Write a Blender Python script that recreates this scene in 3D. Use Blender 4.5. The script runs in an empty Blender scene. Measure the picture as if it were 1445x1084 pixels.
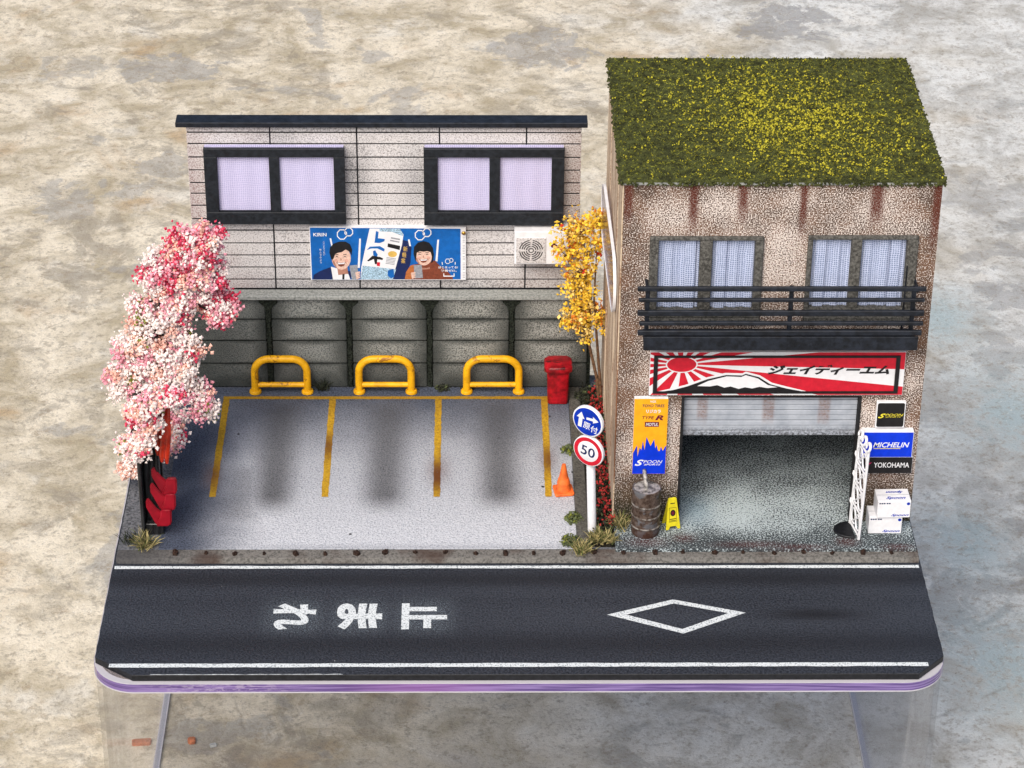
import bpy, bmesh, math, random
import numpy as np
from mathutils import Vector, Matrix, Euler
R = math.radians
random.seed(7)
rng = np.random.default_rng(7)
SC = bpy.context.scene
COL = SC.collection

# ------------------------------------------------------------------ camera
f_px, pitch, yaw, roll = 3875.96, .5429, -.0181, .0089
cp, sp, cy_, sy_, cr, sr = math.cos(pitch), math.sin(pitch), math.cos(yaw), math.sin(yaw), math.cos(roll), math.sin(roll)
R0 = Vector((cy_, sy_, 0)); Fh = Vector((-sy_, cy_, 0)); Zv = Vector((0, 0, 1))
Fw = Fh*cp - Zv*sp; U0 = Fh*sp + Zv*cp
Rr = R0*cr + U0*sr; Uu = U0*cr - R0*sr
cam_d = bpy.data.cameras.new('camera'); cam = bpy.data.objects.new('camera', cam_d); COL.objects.link(cam)
mw = Matrix.Identity(4)
for i in range(3):
    mw[i][0], mw[i][1], mw[i][2] = Rr[i], Uu[i], -Fw[i]
mw.translation = Vector((-.7154, -31.173, 23.45)); cam.matrix_world = mw
cam_d.sensor_width = 36; cam_d.lens = 36*f_px/1445; cam_d.clip_start = .5; cam_d.clip_end = 500
cam_d.dof.use_dof = True; cam_d.dof.focus_distance = 41.0; cam_d.dof.aperture_fstop = 6.0
SC.camera = cam

# ------------------------------------------------------------------ sky and sun
SUN_EL, SUN_AZ = R(47), R(-24)          # azimuth measured from -Y (towards the camera); negative = from the left
W = bpy.data.worlds.new('World'); SC.world = W; W.use_nodes = True
wn = W.node_tree; bg = wn.nodes['Background']
sky = wn.nodes.new('ShaderNodeTexSky'); sky.sky_type = 'NISHITA'; sky.sun_disc = False
sky.sun_elevation = SUN_EL
sun_dir = Vector((math.sin(SUN_AZ)*math.cos(SUN_EL), -math.cos(SUN_AZ)*math.cos(SUN_EL), math.sin(SUN_EL)))
sky.sun_rotation = math.atan2(sun_dir.x, sun_dir.y)
sky.air_density = .8; sky.dust_density = 3.0; sky.ozone_density = .6
wn.links.new(sky.outputs[0], bg.inputs[0]); bg.inputs[1].default_value = .10
sd = bpy.data.lights.new('sun', 'SUN'); so = bpy.data.objects.new('sun', sd); COL.objects.link(so)
sd.energy = 2.3; sd.angle = R(42); sd.color = (1, .94, .85)
so.rotation_euler = (-sun_dir).to_track_quat('-Z', 'Y').to_euler()
vs = SC.view_settings; vs.view_transform = 'Standard'; vs.look = 'None'; vs.gamma = 1; vs.exposure = .5

# ------------------------------------------------------------------ material helpers
class Mat:
    def __init__(s, name, rough=.7, spec=.3, metal=0, coat=0):
        s.m = bpy.data.materials.new(name); s.m.use_nodes = True; s.t = s.m.node_tree
        s.b = s.t.nodes['Principled BSDF']; s.b.inputs['Roughness'].default_value = rough
        s.b.inputs['Specular IOR Level'].default_value = spec; s.b.inputs['Metallic'].default_value = metal
        s.b.inputs['Coat Weight'].default_value = coat
        g = s.t.nodes.new('ShaderNodeNewGeometry'); s.pos = g.outputs['Position']; s.nrm = g.outputs['Normal']
        s._xyz = None
    def xyz(s):
        if s._xyz is None:
            n = s.t.nodes.new('ShaderNodeSeparateXYZ'); s.t.links.new(s.pos, n.inputs[0]); s._xyz = n.outputs
        return s._xyz
    def put(s, sock, v):
        if hasattr(v, 'is_linked') or isinstance(v, bpy.types.NodeSocket): s.t.links.new(v, sock)
        else: sock.default_value = v
    def math(s, op, a, b=0, clamp=False):
        n = s.t.nodes.new('ShaderNodeMath'); n.operation = op; n.use_clamp = clamp
        s.put(n.inputs[0], a); s.put(n.inputs[1], b); return n.outputs[0]
    def add(s, *a):
        r = a[0]
        for x in a[1:]: r = s.math('ADD', r, x)
        return r
    def mul(s, *a):
        r = a[0]
        for x in a[1:]: r = s.math('MULTIPLY', r, x)
        return r
    def scaled(s, v):
        n = s.t.nodes.new('ShaderNodeVectorMath'); n.operation = 'MULTIPLY'
        s.t.links.new(s.pos, n.inputs[0]); n.inputs[1].default_value = v; return n.outputs[0]
    def noise(s, scale, detail=3, rough=.6, stretch=None, dist=0):
        n = s.t.nodes.new('ShaderNodeTexNoise')
        s.t.links.new(s.scaled(stretch) if stretch else s.pos, n.inputs['Vector'])
        n.inputs['Scale'].default_value = scale; n.inputs['Detail'].default_value = detail
        n.inputs['Roughness'].default_value = rough; n.inputs['Distortion'].default_value = dist
        return n.outputs['Fac']
    def vor(s, scale, feature='F1', out='Distance'):
        n = s.t.nodes.new('ShaderNodeTexVoronoi'); n.feature = feature
        s.t.links.new(s.pos, n.inputs['Vector']); n.inputs['Scale'].default_value = scale; return n.outputs[out]
    def ramp(s, fac, a, b, lo=0., hi=1.):
        n = s.t.nodes.new('ShaderNodeMapRange'); n.interpolation_type = 'SMOOTHSTEP'
        s.put(n.inputs['Value'], fac); n.inputs['From Min'].default_value = a; n.inputs['From Max'].default_value = b
        n.inputs['To Min'].default_value = lo; n.inputs['To Max'].default_value = hi; return n.outputs['Result']
    def mix(s, fac, a, b, mode='MIX'):
        n = s.t.nodes.new('ShaderNodeMix'); n.data_type = 'RGBA'; n.blend_type = mode
        s.put(n.inputs[0], fac)
        for k, v in ((6, a), (7, b)):
            if isinstance(v, tuple): v = v if len(v) == 4 else v + (1,)
            s.put(n.inputs[k], v)
        return n.outputs[2]
    def spot(s, axes, c, h, soft=1.0):
        """a soft-edged mark: product over axes of 1 inside, falling to 0 at distance h from c"""
        r = None
        for a, cc, hh in zip(axes, c, h):
            d = s.math('ABSOLUTE', s.math('SUBTRACT', s.xyz()['XYZ'.index(a)], cc))
            m = s.ramp(d, hh*(1-soft), hh, 1, 0)
            r = m if r is None else s.mul(r, m)
        return r
    def color(s, c):
        s.put(s.b.inputs['Base Color'], c if not isinstance(c, tuple) else c + (1,)); return s
    def bump(s, h, strength=.4, dist=.02):
        n = s.t.nodes.new('ShaderNodeBump'); n.inputs['Strength'].default_value = strength; n.inputs['Distance'].default_value = dist
        s.put(n.inputs['Height'], h); s.t.links.new(n.outputs[0], s.b.inputs['Normal']); return s

MATS = {}
def paint(name, c, rough=.5, var=.12, scale=9, bump=.15, bscale=60, spec=.3, metal=0, wear=None, wearc=(.2, .07, .03)):
    """painted plastic or card: slight tone variation, fine relief, optional scratches"""
    m = Mat(name, rough, spec, metal)
    n = m.ramp(m.noise(scale, 4), .3, .7)
    dark = tuple(x*(1-var*1.6) for x in c); lite = tuple(min(1, x*(1+var)) for x in c)
    col = m.mix(n, dark, lite)
    if wear:
        w = m.mul(m.ramp(m.noise(wear, 5, .75, dist=.6), .56, .64), .85)
        col = m.mix(w, col, wearc)
    m.color(col); m.bump(m.noise(bscale, 3), bump, .01)
    MATS[name] = m.m; return m.m

paint('black_paint', (.012, .013, .016), .45, .3, 14, .25)
paint('window_black', (.014, .017, .022), .5, .3, 14, .35, 45)
paint('white_card', (.78, .78, .80), .6, .05)
paint('white_paint', (.8, .8, .82), .4, .04)
paint('print_white', (.78, .78, .80), .45, .03, 9, .05)
paint('print_black', (.012, .011, .012), .4, .2, 9, .05)
paint('print_red', (.58, .012, .03), .4, .1, 9, .05)
paint('print_blue', (.0, .035, .62), .4, .08, 9, .05)
paint('print_deep_blue', (.0, .03, .40), .4, .1, 9, .05)
paint('print_sky', (.005, .115, .42), .4, .1, 9, .05)
paint('print_navy', (.01, .02, .09), .4, .1, 9, .05)
paint('print_yellow', (.90, .40, .012), .4, .07, 9, .05)
paint('print_gold', (.65, .42, .10), .4, .1, 9, .05)
paint('print_lemon', (.85, .72, .05), .4, .1, 9, .05)
paint('print_maroon', (.14, .01, .03), .4, .1, 9, .05)
paint('print_magenta', (.45, .01, .10), .4, .1, 9, .05)
paint('print_skin', (.74, .50, .40), .45, .12, 30, .05)
paint('print_skin_shade', (.42, .20, .14), .45, .12, 30, .05)
paint('print_blush', (.70, .38, .30), .45, .12, 30, .05)
paint('print_rust', (.20, .05, .025), .45, .15, 30, .05)
paint('print_orange_knit', (.45, .14, .04), .45, .15, 30, .05)
paint('print_grey', (.30, .31, .34), .45, .15, 40, .05)
paint('print_ice', (.38, .55, .68), .45, .4, 60, .05)
paint('yellow_barrier', (.80, .40, .008), .38, .12, 8, .2, 40, wear=4.5, wearc=(.22, .08, .01))
paint('red_bin', (.34, .006, .012), .35, .35, 7, .3, 30, wear=3.2, wearc=(.035, .004, .006))
paint('red_shell', (.24, .003, .012), .35, .15, 6, .2)
paint('orange_red_strip', (.55, .030, .008), .2, .3, 6, .2, spec=.6)
paint('orange_cone', (.85, .16, .03), .5, .18, 8, .25)
paint('caution_yellow', (.72, .62, .02), .4, .1, 8, .15)
paint('dark_bark', (.030, .022, .018), .8, .35, 20, .5)
paint('tan_bark', (.16, .085, .045), .8, .35, 20, .5)
paint('blossom_white', (.93, .80, .76), .8, .12, 12, .1)
paint('blossom_pink', (.90, .38, .46), .8, .2, 12, .1)
paint('blossom_peach', (.92, .52, .42), .8, .15, 12, .1)
paint('blossom_crimson', (.68, .05, .11), .8, .2, 12, .1)
paint('leaf_green', (.20, .22, .03), .8, .25, 12, .1)
paint('leaf_gold', (.90, .57, .05), .7, .15, 12, .1)
paint('leaf_pale_gold', (.85, .60, .18), .7, .15, 12, .1)
paint('leaf_orange', (.72, .22, .02), .7, .15, 12, .1)
paint('leaf_red', (.65, .04, .01), .7, .15, 12, .1)
paint('straw_blade', (.36, .30, .13), .8, .3, 8, .1)
paint('green_blade', (.10, .12, .035), .8, .3, 8, .1)
paint('dark_blade', (.022, .028, .016), .8, .3, 8, .1)
paint('shrub_green', (.09, .11, .045), .8, .35, 14, .1)
paint('shrub_dark', (.025, .028, .016), .8, .35, 14, .1)
paint('flower_red', (.42, .03, .028), .7, .3, 14, .1)
paint('roof_green', (.060, .066, .016), .85, .4, 10, .1)
paint('roof_green_light', (.17, .175, .022), .85, .3, 10, .1)
paint('roof_olive_yellow', (.23, .21, .018), .85, .3, 10, .1)
paint('roof_yellow', (.46, .41, .03), .8, .2, 10, .1)
paint('rusty_iron', (.035, .018, .012), .7, .5, 30, .4)
paint('chip_orange', (.50, .16, .07), .8, .2, 20, .3)
paint('pebble', (.45, .46, .45), .8, .2, 20, .3)
paint('balcony_black', (.011, .014, .021), .5, .4, 10, .5, 40)
paint('door_jamb', (.012, .012, .013), .7, .3, 10, .3)
paint('dark_interior', (.16, .17, .175), .9, .4, 10, .5, 30)
paint('brass', (.5, .28, .06), .3, .2, 10, .1, metal=.8)

def stucco_front():
    m = Mat('garage_stucco', .85, .15)
    n = m.noise(50, 2, .55)
    big = m.noise(1.4, 3, .55)
    x, y, z = m.xyz()
    thr = m.add(m.mul(m.math('SUBTRACT', big, .5), .35), 0)
    for c, h, k in (((1.5, 4), (.55, 3.4), .16), ((5.97, 4), (.45, 3.4), .17), ((3.7, 5.95), (4, .42), .11), ((3.7, 2.4), (4, .30), .16),
                    ((1.9, .2), (.9, 1.2), .14), ((5.6, .2), (.8, 1.3), .16)):
        thr = m.add(thr, m.mul(m.spot('XZ', c, h), k*.7))
    for c, h, k in (((3.8, 4.4), (.6, 1.0), -.06), ((2.7, 5.5), (.9, .6), -.07), ((4.5, 5.45), (.6, .6), -.07), ((2.3, 1.6), (.2, 1.0), -.10), ((5.85, 2.6), (.3, .7), -.1)):
        thr = m.add(thr, m.mul(m.spot('XZ', c, h), k*.7))
    fac = m.ramp(m.add(n, m.mul(thr, .8)), .385, .565)
    bc = m.mix(m.ramp(m.noise(3, 2), .35, .65), (.16, .088, .054), (.085, .052, .036))
    col = m.mix(fac, (.78, .69, .63), bc)
    rust = None
    for c, h in ((2.46, .10), (3.16, .11), (4.02, .08), (5.06, .14), (1.53, .10), (5.92, .10)):
        ln = {2.46: .95, 3.16: .68, 4.02: .98, 5.06: .80, 1.53: .75, 5.92: 1.25}[c]
        s_ = m.mul(m.spot('X', (c,), (h*1.05,), .8), m.ramp(m.add(z, m.mul(m.noise(5, 2), .3)), 6.02-ln, 5.95-ln*.35))
        rust = s_ if rust is None else m.math('MAXIMUM', rust, s_)
    rust = m.math('MAXIMUM', rust, m.mul(m.spot('XZ', (5.55, .35), (.35, 1.0)), .5))
    rust = m.mul(rust, m.ramp(n, .3, .6, .72, 1))
    col = m.mix(rust, col, (.105, .026, .015))
    moss = m.mul(m.ramp(m.add(z, m.mul(big, .6)), 1.55, .55), m.ramp(n, .34, .52, .45, 1), .96)
    col = m.mix(moss, col, (.020, .024, .013))
    m.color(col); m.bump(n, .75, .03); MATS['garage_stucco'] = m.m
stucco_front()

def side_boards():
    m = Mat('garage_side', .85, .15)
    s_ = m.noise(5, 4, .6, (1, 2.2, .10)); n = m.noise(24, 3, .6)
    fac = m.ramp(m.add(s_, m.mul(m.math('SUBTRACT', n, .5), .35)), .47, .60)
    col = m.mix(fac, (.66, .53, .38), (.24, .11, .06))
    m.color(col); m.bump(n, .4, .02); MATS['garage_side'] = m.m
side_boards()

def siding():
    m = Mat('siding_board', .8, .2)
    n = m.noise(48, 2, .55); x, y, z = m.xyz()
    base = m.mix(m.ramp(n, .30, .55), (.29, .27, .265), (.66, .635, .63))
    dirt = m.mul(m.spot('XZ', (-5.2, 3.5), (.75, 2.4)), .75)
    for c, h, k in (((-2.52, 3.9), (.42, .9), .75), ((1.1, 3.6), (.75, 2.6), .85), ((-1.5, 3.8), (.35, .8), .35), ((-2, 1.80), (9, .5), .75), ((-1.5, 3.85), (.5, .9), .6), ((-3.8, 4.6), (.9, .35), .5),
                    ((-2, 4.8), (4.5, .22), .65), ((.6, 2.2), (.6, .6), .5), ((-3.4, 2.2), (.35, .7), .35), ((-4.6, 2.4), (.4, .5), .35)):
        dirt = m.math('MAXIMUM', dirt, m.mul(m.spot('XZ', c, h), k))
    dm = m.mul(dirt, m.ramp(n, .34, .60, 1.1, .5))
    dc = m.mix(m.ramp(x, -.6, .4), m.mix(m.ramp(x, -4.6, -3.6), (.30, .19, .18), (.12, .12, .13)), (.19, .12, .10))
    col = m.mix(dm, base, dc)
    m.color(col); m.bump(n, .55, .02); MATS['siding_board'] = m.m
siding()

def concrete_panel():
    m = Mat('concrete_panel', .9, .15)
    n = m.noise(46, 2, .6); x, y, z = m.xyz(); big = m.noise(1.6, 3, .5)
    base = m.mix(m.ramp(n, .32, .60), (.075, .08, .072), (.36, .36, .33))
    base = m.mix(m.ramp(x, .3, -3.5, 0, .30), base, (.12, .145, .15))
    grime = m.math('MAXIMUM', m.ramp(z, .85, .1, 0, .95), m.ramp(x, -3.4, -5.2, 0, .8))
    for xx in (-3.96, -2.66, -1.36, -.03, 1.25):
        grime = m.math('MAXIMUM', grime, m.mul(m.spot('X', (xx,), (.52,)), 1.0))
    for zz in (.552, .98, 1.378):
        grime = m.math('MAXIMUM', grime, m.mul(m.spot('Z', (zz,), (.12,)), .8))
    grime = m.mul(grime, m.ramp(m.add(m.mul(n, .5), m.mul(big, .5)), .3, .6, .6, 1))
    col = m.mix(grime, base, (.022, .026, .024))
    m.color(col); m.bump(n, .6, .03); MATS['concrete_panel'] = m.m
    m = Mat('coping_concrete', .9, .15)
    n = m.noise(26, 4, .65)
    m.color(m.mix(m.ramp(n, .3, .65), (.17, .18, .17), (.36, .37, .35))); m.bump(n, .5, .02); MATS['coping_concrete'] = m.m
    m = Mat('mossy_joint', .95, .05)
    n = m.noise(30, 4, .7)
    m.color(m.mix(m.ramp(n, .35, .65), (.012, .014, .012), (.035, .042, .032))); m.bump(n, .9, .05); MATS['mossy_joint'] = m.m
concrete_panel()

def lot():
    m = Mat('lot_asphalt', .75, .3)
    n = m.noise(44, 2, .55); x, y, z = m.xyz(); big = m.noise(.8, 3, .5)
    base = m.mix(m.ramp(n, .28, .56), (.27, .29, .335), (.60, .615, .65))
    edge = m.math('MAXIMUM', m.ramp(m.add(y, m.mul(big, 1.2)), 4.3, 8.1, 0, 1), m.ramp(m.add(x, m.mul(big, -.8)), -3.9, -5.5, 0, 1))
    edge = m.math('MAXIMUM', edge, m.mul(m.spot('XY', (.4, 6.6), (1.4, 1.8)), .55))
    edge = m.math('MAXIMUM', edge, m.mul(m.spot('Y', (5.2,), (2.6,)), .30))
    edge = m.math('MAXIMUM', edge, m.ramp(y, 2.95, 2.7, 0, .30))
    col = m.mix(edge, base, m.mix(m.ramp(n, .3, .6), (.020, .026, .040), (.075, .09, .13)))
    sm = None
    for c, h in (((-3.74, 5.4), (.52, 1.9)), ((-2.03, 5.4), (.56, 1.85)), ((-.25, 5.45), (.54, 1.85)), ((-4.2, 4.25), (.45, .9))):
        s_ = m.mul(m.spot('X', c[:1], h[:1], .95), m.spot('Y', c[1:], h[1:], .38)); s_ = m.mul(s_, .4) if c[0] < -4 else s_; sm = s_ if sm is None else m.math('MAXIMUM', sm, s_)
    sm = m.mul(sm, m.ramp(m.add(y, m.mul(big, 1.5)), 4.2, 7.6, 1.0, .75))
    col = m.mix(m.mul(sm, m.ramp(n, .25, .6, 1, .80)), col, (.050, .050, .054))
    rs = m.spot('XY', (-1.2, 4.9), (.30, .7), 1)
    for c in ((-4.72, 4.75), (.53, 5.2)): rs = m.math('MAXIMUM', rs, m.spot('XY', c, (.24, .6), 1))
    col = m.mix(m.mul(rs, .5), col, (.12, .06, .045))
    pit = m.ramp(m.vor(1.7), .05, .035)
    col = m.mix(pit, col, (.02, .02, .025))
    m.color(col); m.bump(m.noise(30, 2, .5), .7, .025); MATS['lot_asphalt'] = m.m
    m = Mat('lot_line_paint', .7, .2)
    n = m.noise(30, 4, .7); x, y, z = m.xyz()
    c = m.mix(m.ramp(n, .3, .62), (.30, .165, .012), (.56, .33, .022))
    rs = m.spot('XY', (-1.2, 4.75), (.3, .75), .9)
    for q in ((-4.72, 4.75), (-2.95, 5.6), (.53, 5.2)): rs = m.math('MAXIMUM', rs, m.mul(m.spot('XY', q, (.3, .65), 1), .85))
    c = m.mix(rs, c, (.13, .045, .012))
    c = m.mix(m.ramp(m.noise(22, 5, .75), .60, .68), c, (.14, .12, .11))
    c = m.mix(m.ramp(y, 6.2, 7.1, 0, .45), c, (.16, .085, .012))
    m.color(c); m.bump(n, .4, .02); MATS['lot_line_paint'] = m.m
lot()

def road_mat():
    m = Mat('road_asphalt', .62, .35)
    n = m.noise(32, 2, .55); x, y, z = m.xyz(); big = m.noise(.8, 3, .5, (.35, 1.2, 1))
    base = m.mix(m.ramp(n, .30, .66), (.007, .009, .014), (.040, .046, .060))
    lt = m.math('MAXIMUM', m.mul(m.spot('Y', (1.15,), (.55,)), .5), m.mul(m.spot('Y', (1.75,), (.3,)), .35))
    col = m.mix(m.mul(lt, m.ramp(big, .3, .7, .4, 1), m.ramp(n, .3, .6, .4, 1)), base, (.056, .064, .080))
    dk = m.math('MAXIMUM', m.mul(m.spot('Y', (.5,), (.40,)), .6), m.mul(m.spot('Y', (2.1,), (.3,)), .7))
    dk = m.math('MAXIMUM', dk, m.mul(m.spot('XY', (4.3, 1.2), (1.2, .24)), .95))
    col = m.mix(dk, col, (.010, .011, .015))
    ov = None
    for cx in (-3.25, -2.31, -1.37):
        s_ = m.spot('XY', (cx, 1.17), (.62, .62), .75); ov = s_ if ov is None else m.math('MAXIMUM', ov, s_)
    col = m.mix(m.mul(ov, m.ramp(m.noise(55, 2, .6), .50, .62), .5), col, (.30, .36, .40))
    fl = m.ramp(m.vor(2.3), .022, .012); col = m.mix(fl, col, (.55, .55, .55))
    m.color(col); m.bump(n, .9, .03); MATS['road_asphalt'] = m.m
    m = Mat('road_paint', .7, .2)
    n = m.noise(34, 4, .75)
    m.color(m.mix(m.ramp(n, .50, .64), (.70, .74, .75), (.16, .19, .21))); m.bump(n, .5, .02); MATS['road_paint'] = m.m
    m = Mat('kerb_concrete', .85, .15)
    n = m.noise(28, 4, .65); x, y, z = m.xyz()
    c = m.mix(m.ramp(n, .3, .62), (.075, .072, .066), (.20, .19, .175))
    c = m.mix(m.mul(m.ramp(m.noise(.9, 3), .48, .65), .8), c, (.06, .035, .026))
    c = m.mix(m.ramp(x, -4.2, -5.8, 0, .7), c, (.045, .045, .05))
    m.color(c); m.bump(n, .5, .02); MATS['kerb_concrete'] = m.m
    m = Mat('pavement_grey', .85, .2)
    n = m.noise(28, 4, .65)
    m.color(m.mix(m.ramp(n, .3, .62), (.030, .032, .038), (.17, .175, .19))); m.bump(n, .7, .03); MATS['pavement_grey'] = m.m
    m = Mat('edging_concrete', .85, .15)
    n = m.noise(28, 4, .65)
    c = m.mix(m.ramp(n, .3, .62), (.05, .047, .042), (.12, .115, .10))
    m.color(m.mix(m.mul(m.ramp(m.noise(2, 3), .5, .7), .7), c, (.035, .035, .025))); m.bump(n, .5, .02); MATS['edging_concrete'] = m.m
    m = Mat('soil', .95, .05)
    n = m.noise(22, 4, .7)
    m.color(m.mix(m.ramp(n, .35, .65), (.010, .010, .008), (.04, .035, .025))); m.bump(n, 1, .06); MATS['soil'] = m.m
road_mat()

def garage_floor_mat():
    m = Mat('garage_floor', .8, .2)
    n = m.noise(40, 1.5, .5); x, y, z = m.xyz(); big = m.noise(1.6, 3, .55)
    f = m.add(n, m.mul(m.math('SUBTRACT', big, .5), .3), m.mul(m.spot('XY', (3.7, 3.65), (1.9, .85)), .10), m.mul(m.spot('Y', (2.75,), (.6,)), -.09))
    col = m.mix(m.ramp(f, .40, .62), (.045, .055, .060), (.48, .55, .57))
    col = m.mix(m.mul(m.spot('XY', (2.7, 3.7), (.5, .7)), .45), col, (.16, .27, .36))
    rs = m.spot('XY', (1.95, 2.85), (.5, .22))
    for c, h in (((3.5, 2.78), (.9, .16)), ((4.95, 2.85), (.3, .22)), ((2.5, 2.95), (.3, .2)), ((4.2, 2.72), (.8, .12)), ((5.7, 2.72), (.4, .12))): rs = m.math('MAXIMUM', rs, m.spot('XY', c, h))
    col = m.mix(m.mul(rs, m.ramp(n, .3, .55, .8, .45)), col, (.08, .018, .016))
    m.color(col); m.bump(n, .7, .03); MATS['garage_floor'] = m.m
    m = Mat('shutter_paint', .5, .35)
    n = m.noise(30, 4, .7); x, y, z = m.xyz()
    c = m.mix(m.ramp(m.noise(4, 3), .3, .7), (.31, .34, .39), (.43, .46, .51))
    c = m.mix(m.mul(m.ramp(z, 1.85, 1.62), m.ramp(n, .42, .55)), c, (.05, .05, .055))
    rs = None
    for xx, w in ((2.74, .10), (3.72, .11), (4.55, .11)):
        s_ = m.spot('X', (xx,), (w,), .45); rs = s_ if rs is None else m.math('MAXIMUM', rs, s_)
    rs = m.mul(rs, m.ramp(m.add(z, m.mul(m.noise(6, 3), .3)), 1.95, 2.15), m.ramp(n, .3, .6, .8, .35))
    c = m.mix(rs, c, (.20, .105, .075))
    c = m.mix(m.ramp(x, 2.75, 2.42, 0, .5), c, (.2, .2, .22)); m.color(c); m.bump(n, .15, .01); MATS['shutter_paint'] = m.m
    m = Mat('garage_frame', .75, .2)
    n = m.noise(30, 4, .7)
    m.color(m.mix(m.ramp(n, .35, .68), (.040, .038, .034), (.16, .155, .14))); m.bump(n, .5, .02); MATS['garage_frame'] = m.m
garage_floor_mat()

def gauze(name, scale, c1, c2, thr=(.35, .75)):
    m = Mat(name, .9, .1); x, y, z = m.xyz()
    a = m.math('SINE', m.mul(m.add(x, m.mul(m.noise(3, 2), .06)), scale)); b = m.math('SINE', m.mul(m.add(z, m.mul(m.noise(4, 2), .05)), scale))
    w = m.math('MAXIMUM', a, b)
    w = m.add(m.mul(w, .5), m.mul(m.noise(40, 3, .7), .7))
    m.color(m.mix(m.ramp(w, *thr), c1, c2)); m.bump(w, .3, .01); MATS[name] = m.m
gauze('curtain_lavender', 200, (.44, .42, .64), (.66, .62, .82), (.30, 1.0))
gauze('curtain_gauze', 190, (.20, .25, .40), (.66, .72, .90), (.25, 1.1))

def barrel_mat():
    m = Mat('barrel_rust', .6, .3, .2)
    n = m.noise(14, 5, .7); x, y, z = m.xyz()
    c = m.mix(m.ramp(n, .38, .62), (.045, .026, .018), (.14, .10, .08))
    c = m.mix(m.mul(m.ramp(m.noise(5, 3), .52, .62), .7), c, (.16, .17, .19))
    c = m.mix(m.ramp(z, .42, .15, 0, .6), c, (.07, .025, .015))
    m.color(c); m.bump(n, .5, .02); MATS['barrel_rust'] = m.m
    m = Mat('hoop_metal', .4, .4, .6); n = m.noise(20, 4)
    m.color(m.mix(m.ramp(n, .35, .7), (.12, .09, .07), (.5, .47, .43))); MATS['hoop_metal'] = m.m
    m = Mat('dull_silver', .5, .5, .25); n = m.noise(12, 4, .7)
    m.color(m.mix(m.ramp(n, .35, .65), (.06, .055, .05), (.50, .47, .44))); m.bump(n, .6, .03); MATS['dull_silver'] = m.m
    m = Mat('gloss_black', .22, .5); n = m.noise(5, 3, .5, (3, 3, .3))
    m.color(m.mix(m.ramp(n, .35, .7), (.010, .010, .011), (.035, .036, .038))); m.bump(m.noise(20, 3, .6, (3, 3, .4)), .3, .02); MATS['gloss_black'] = m.m
barrel_mat()

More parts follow.
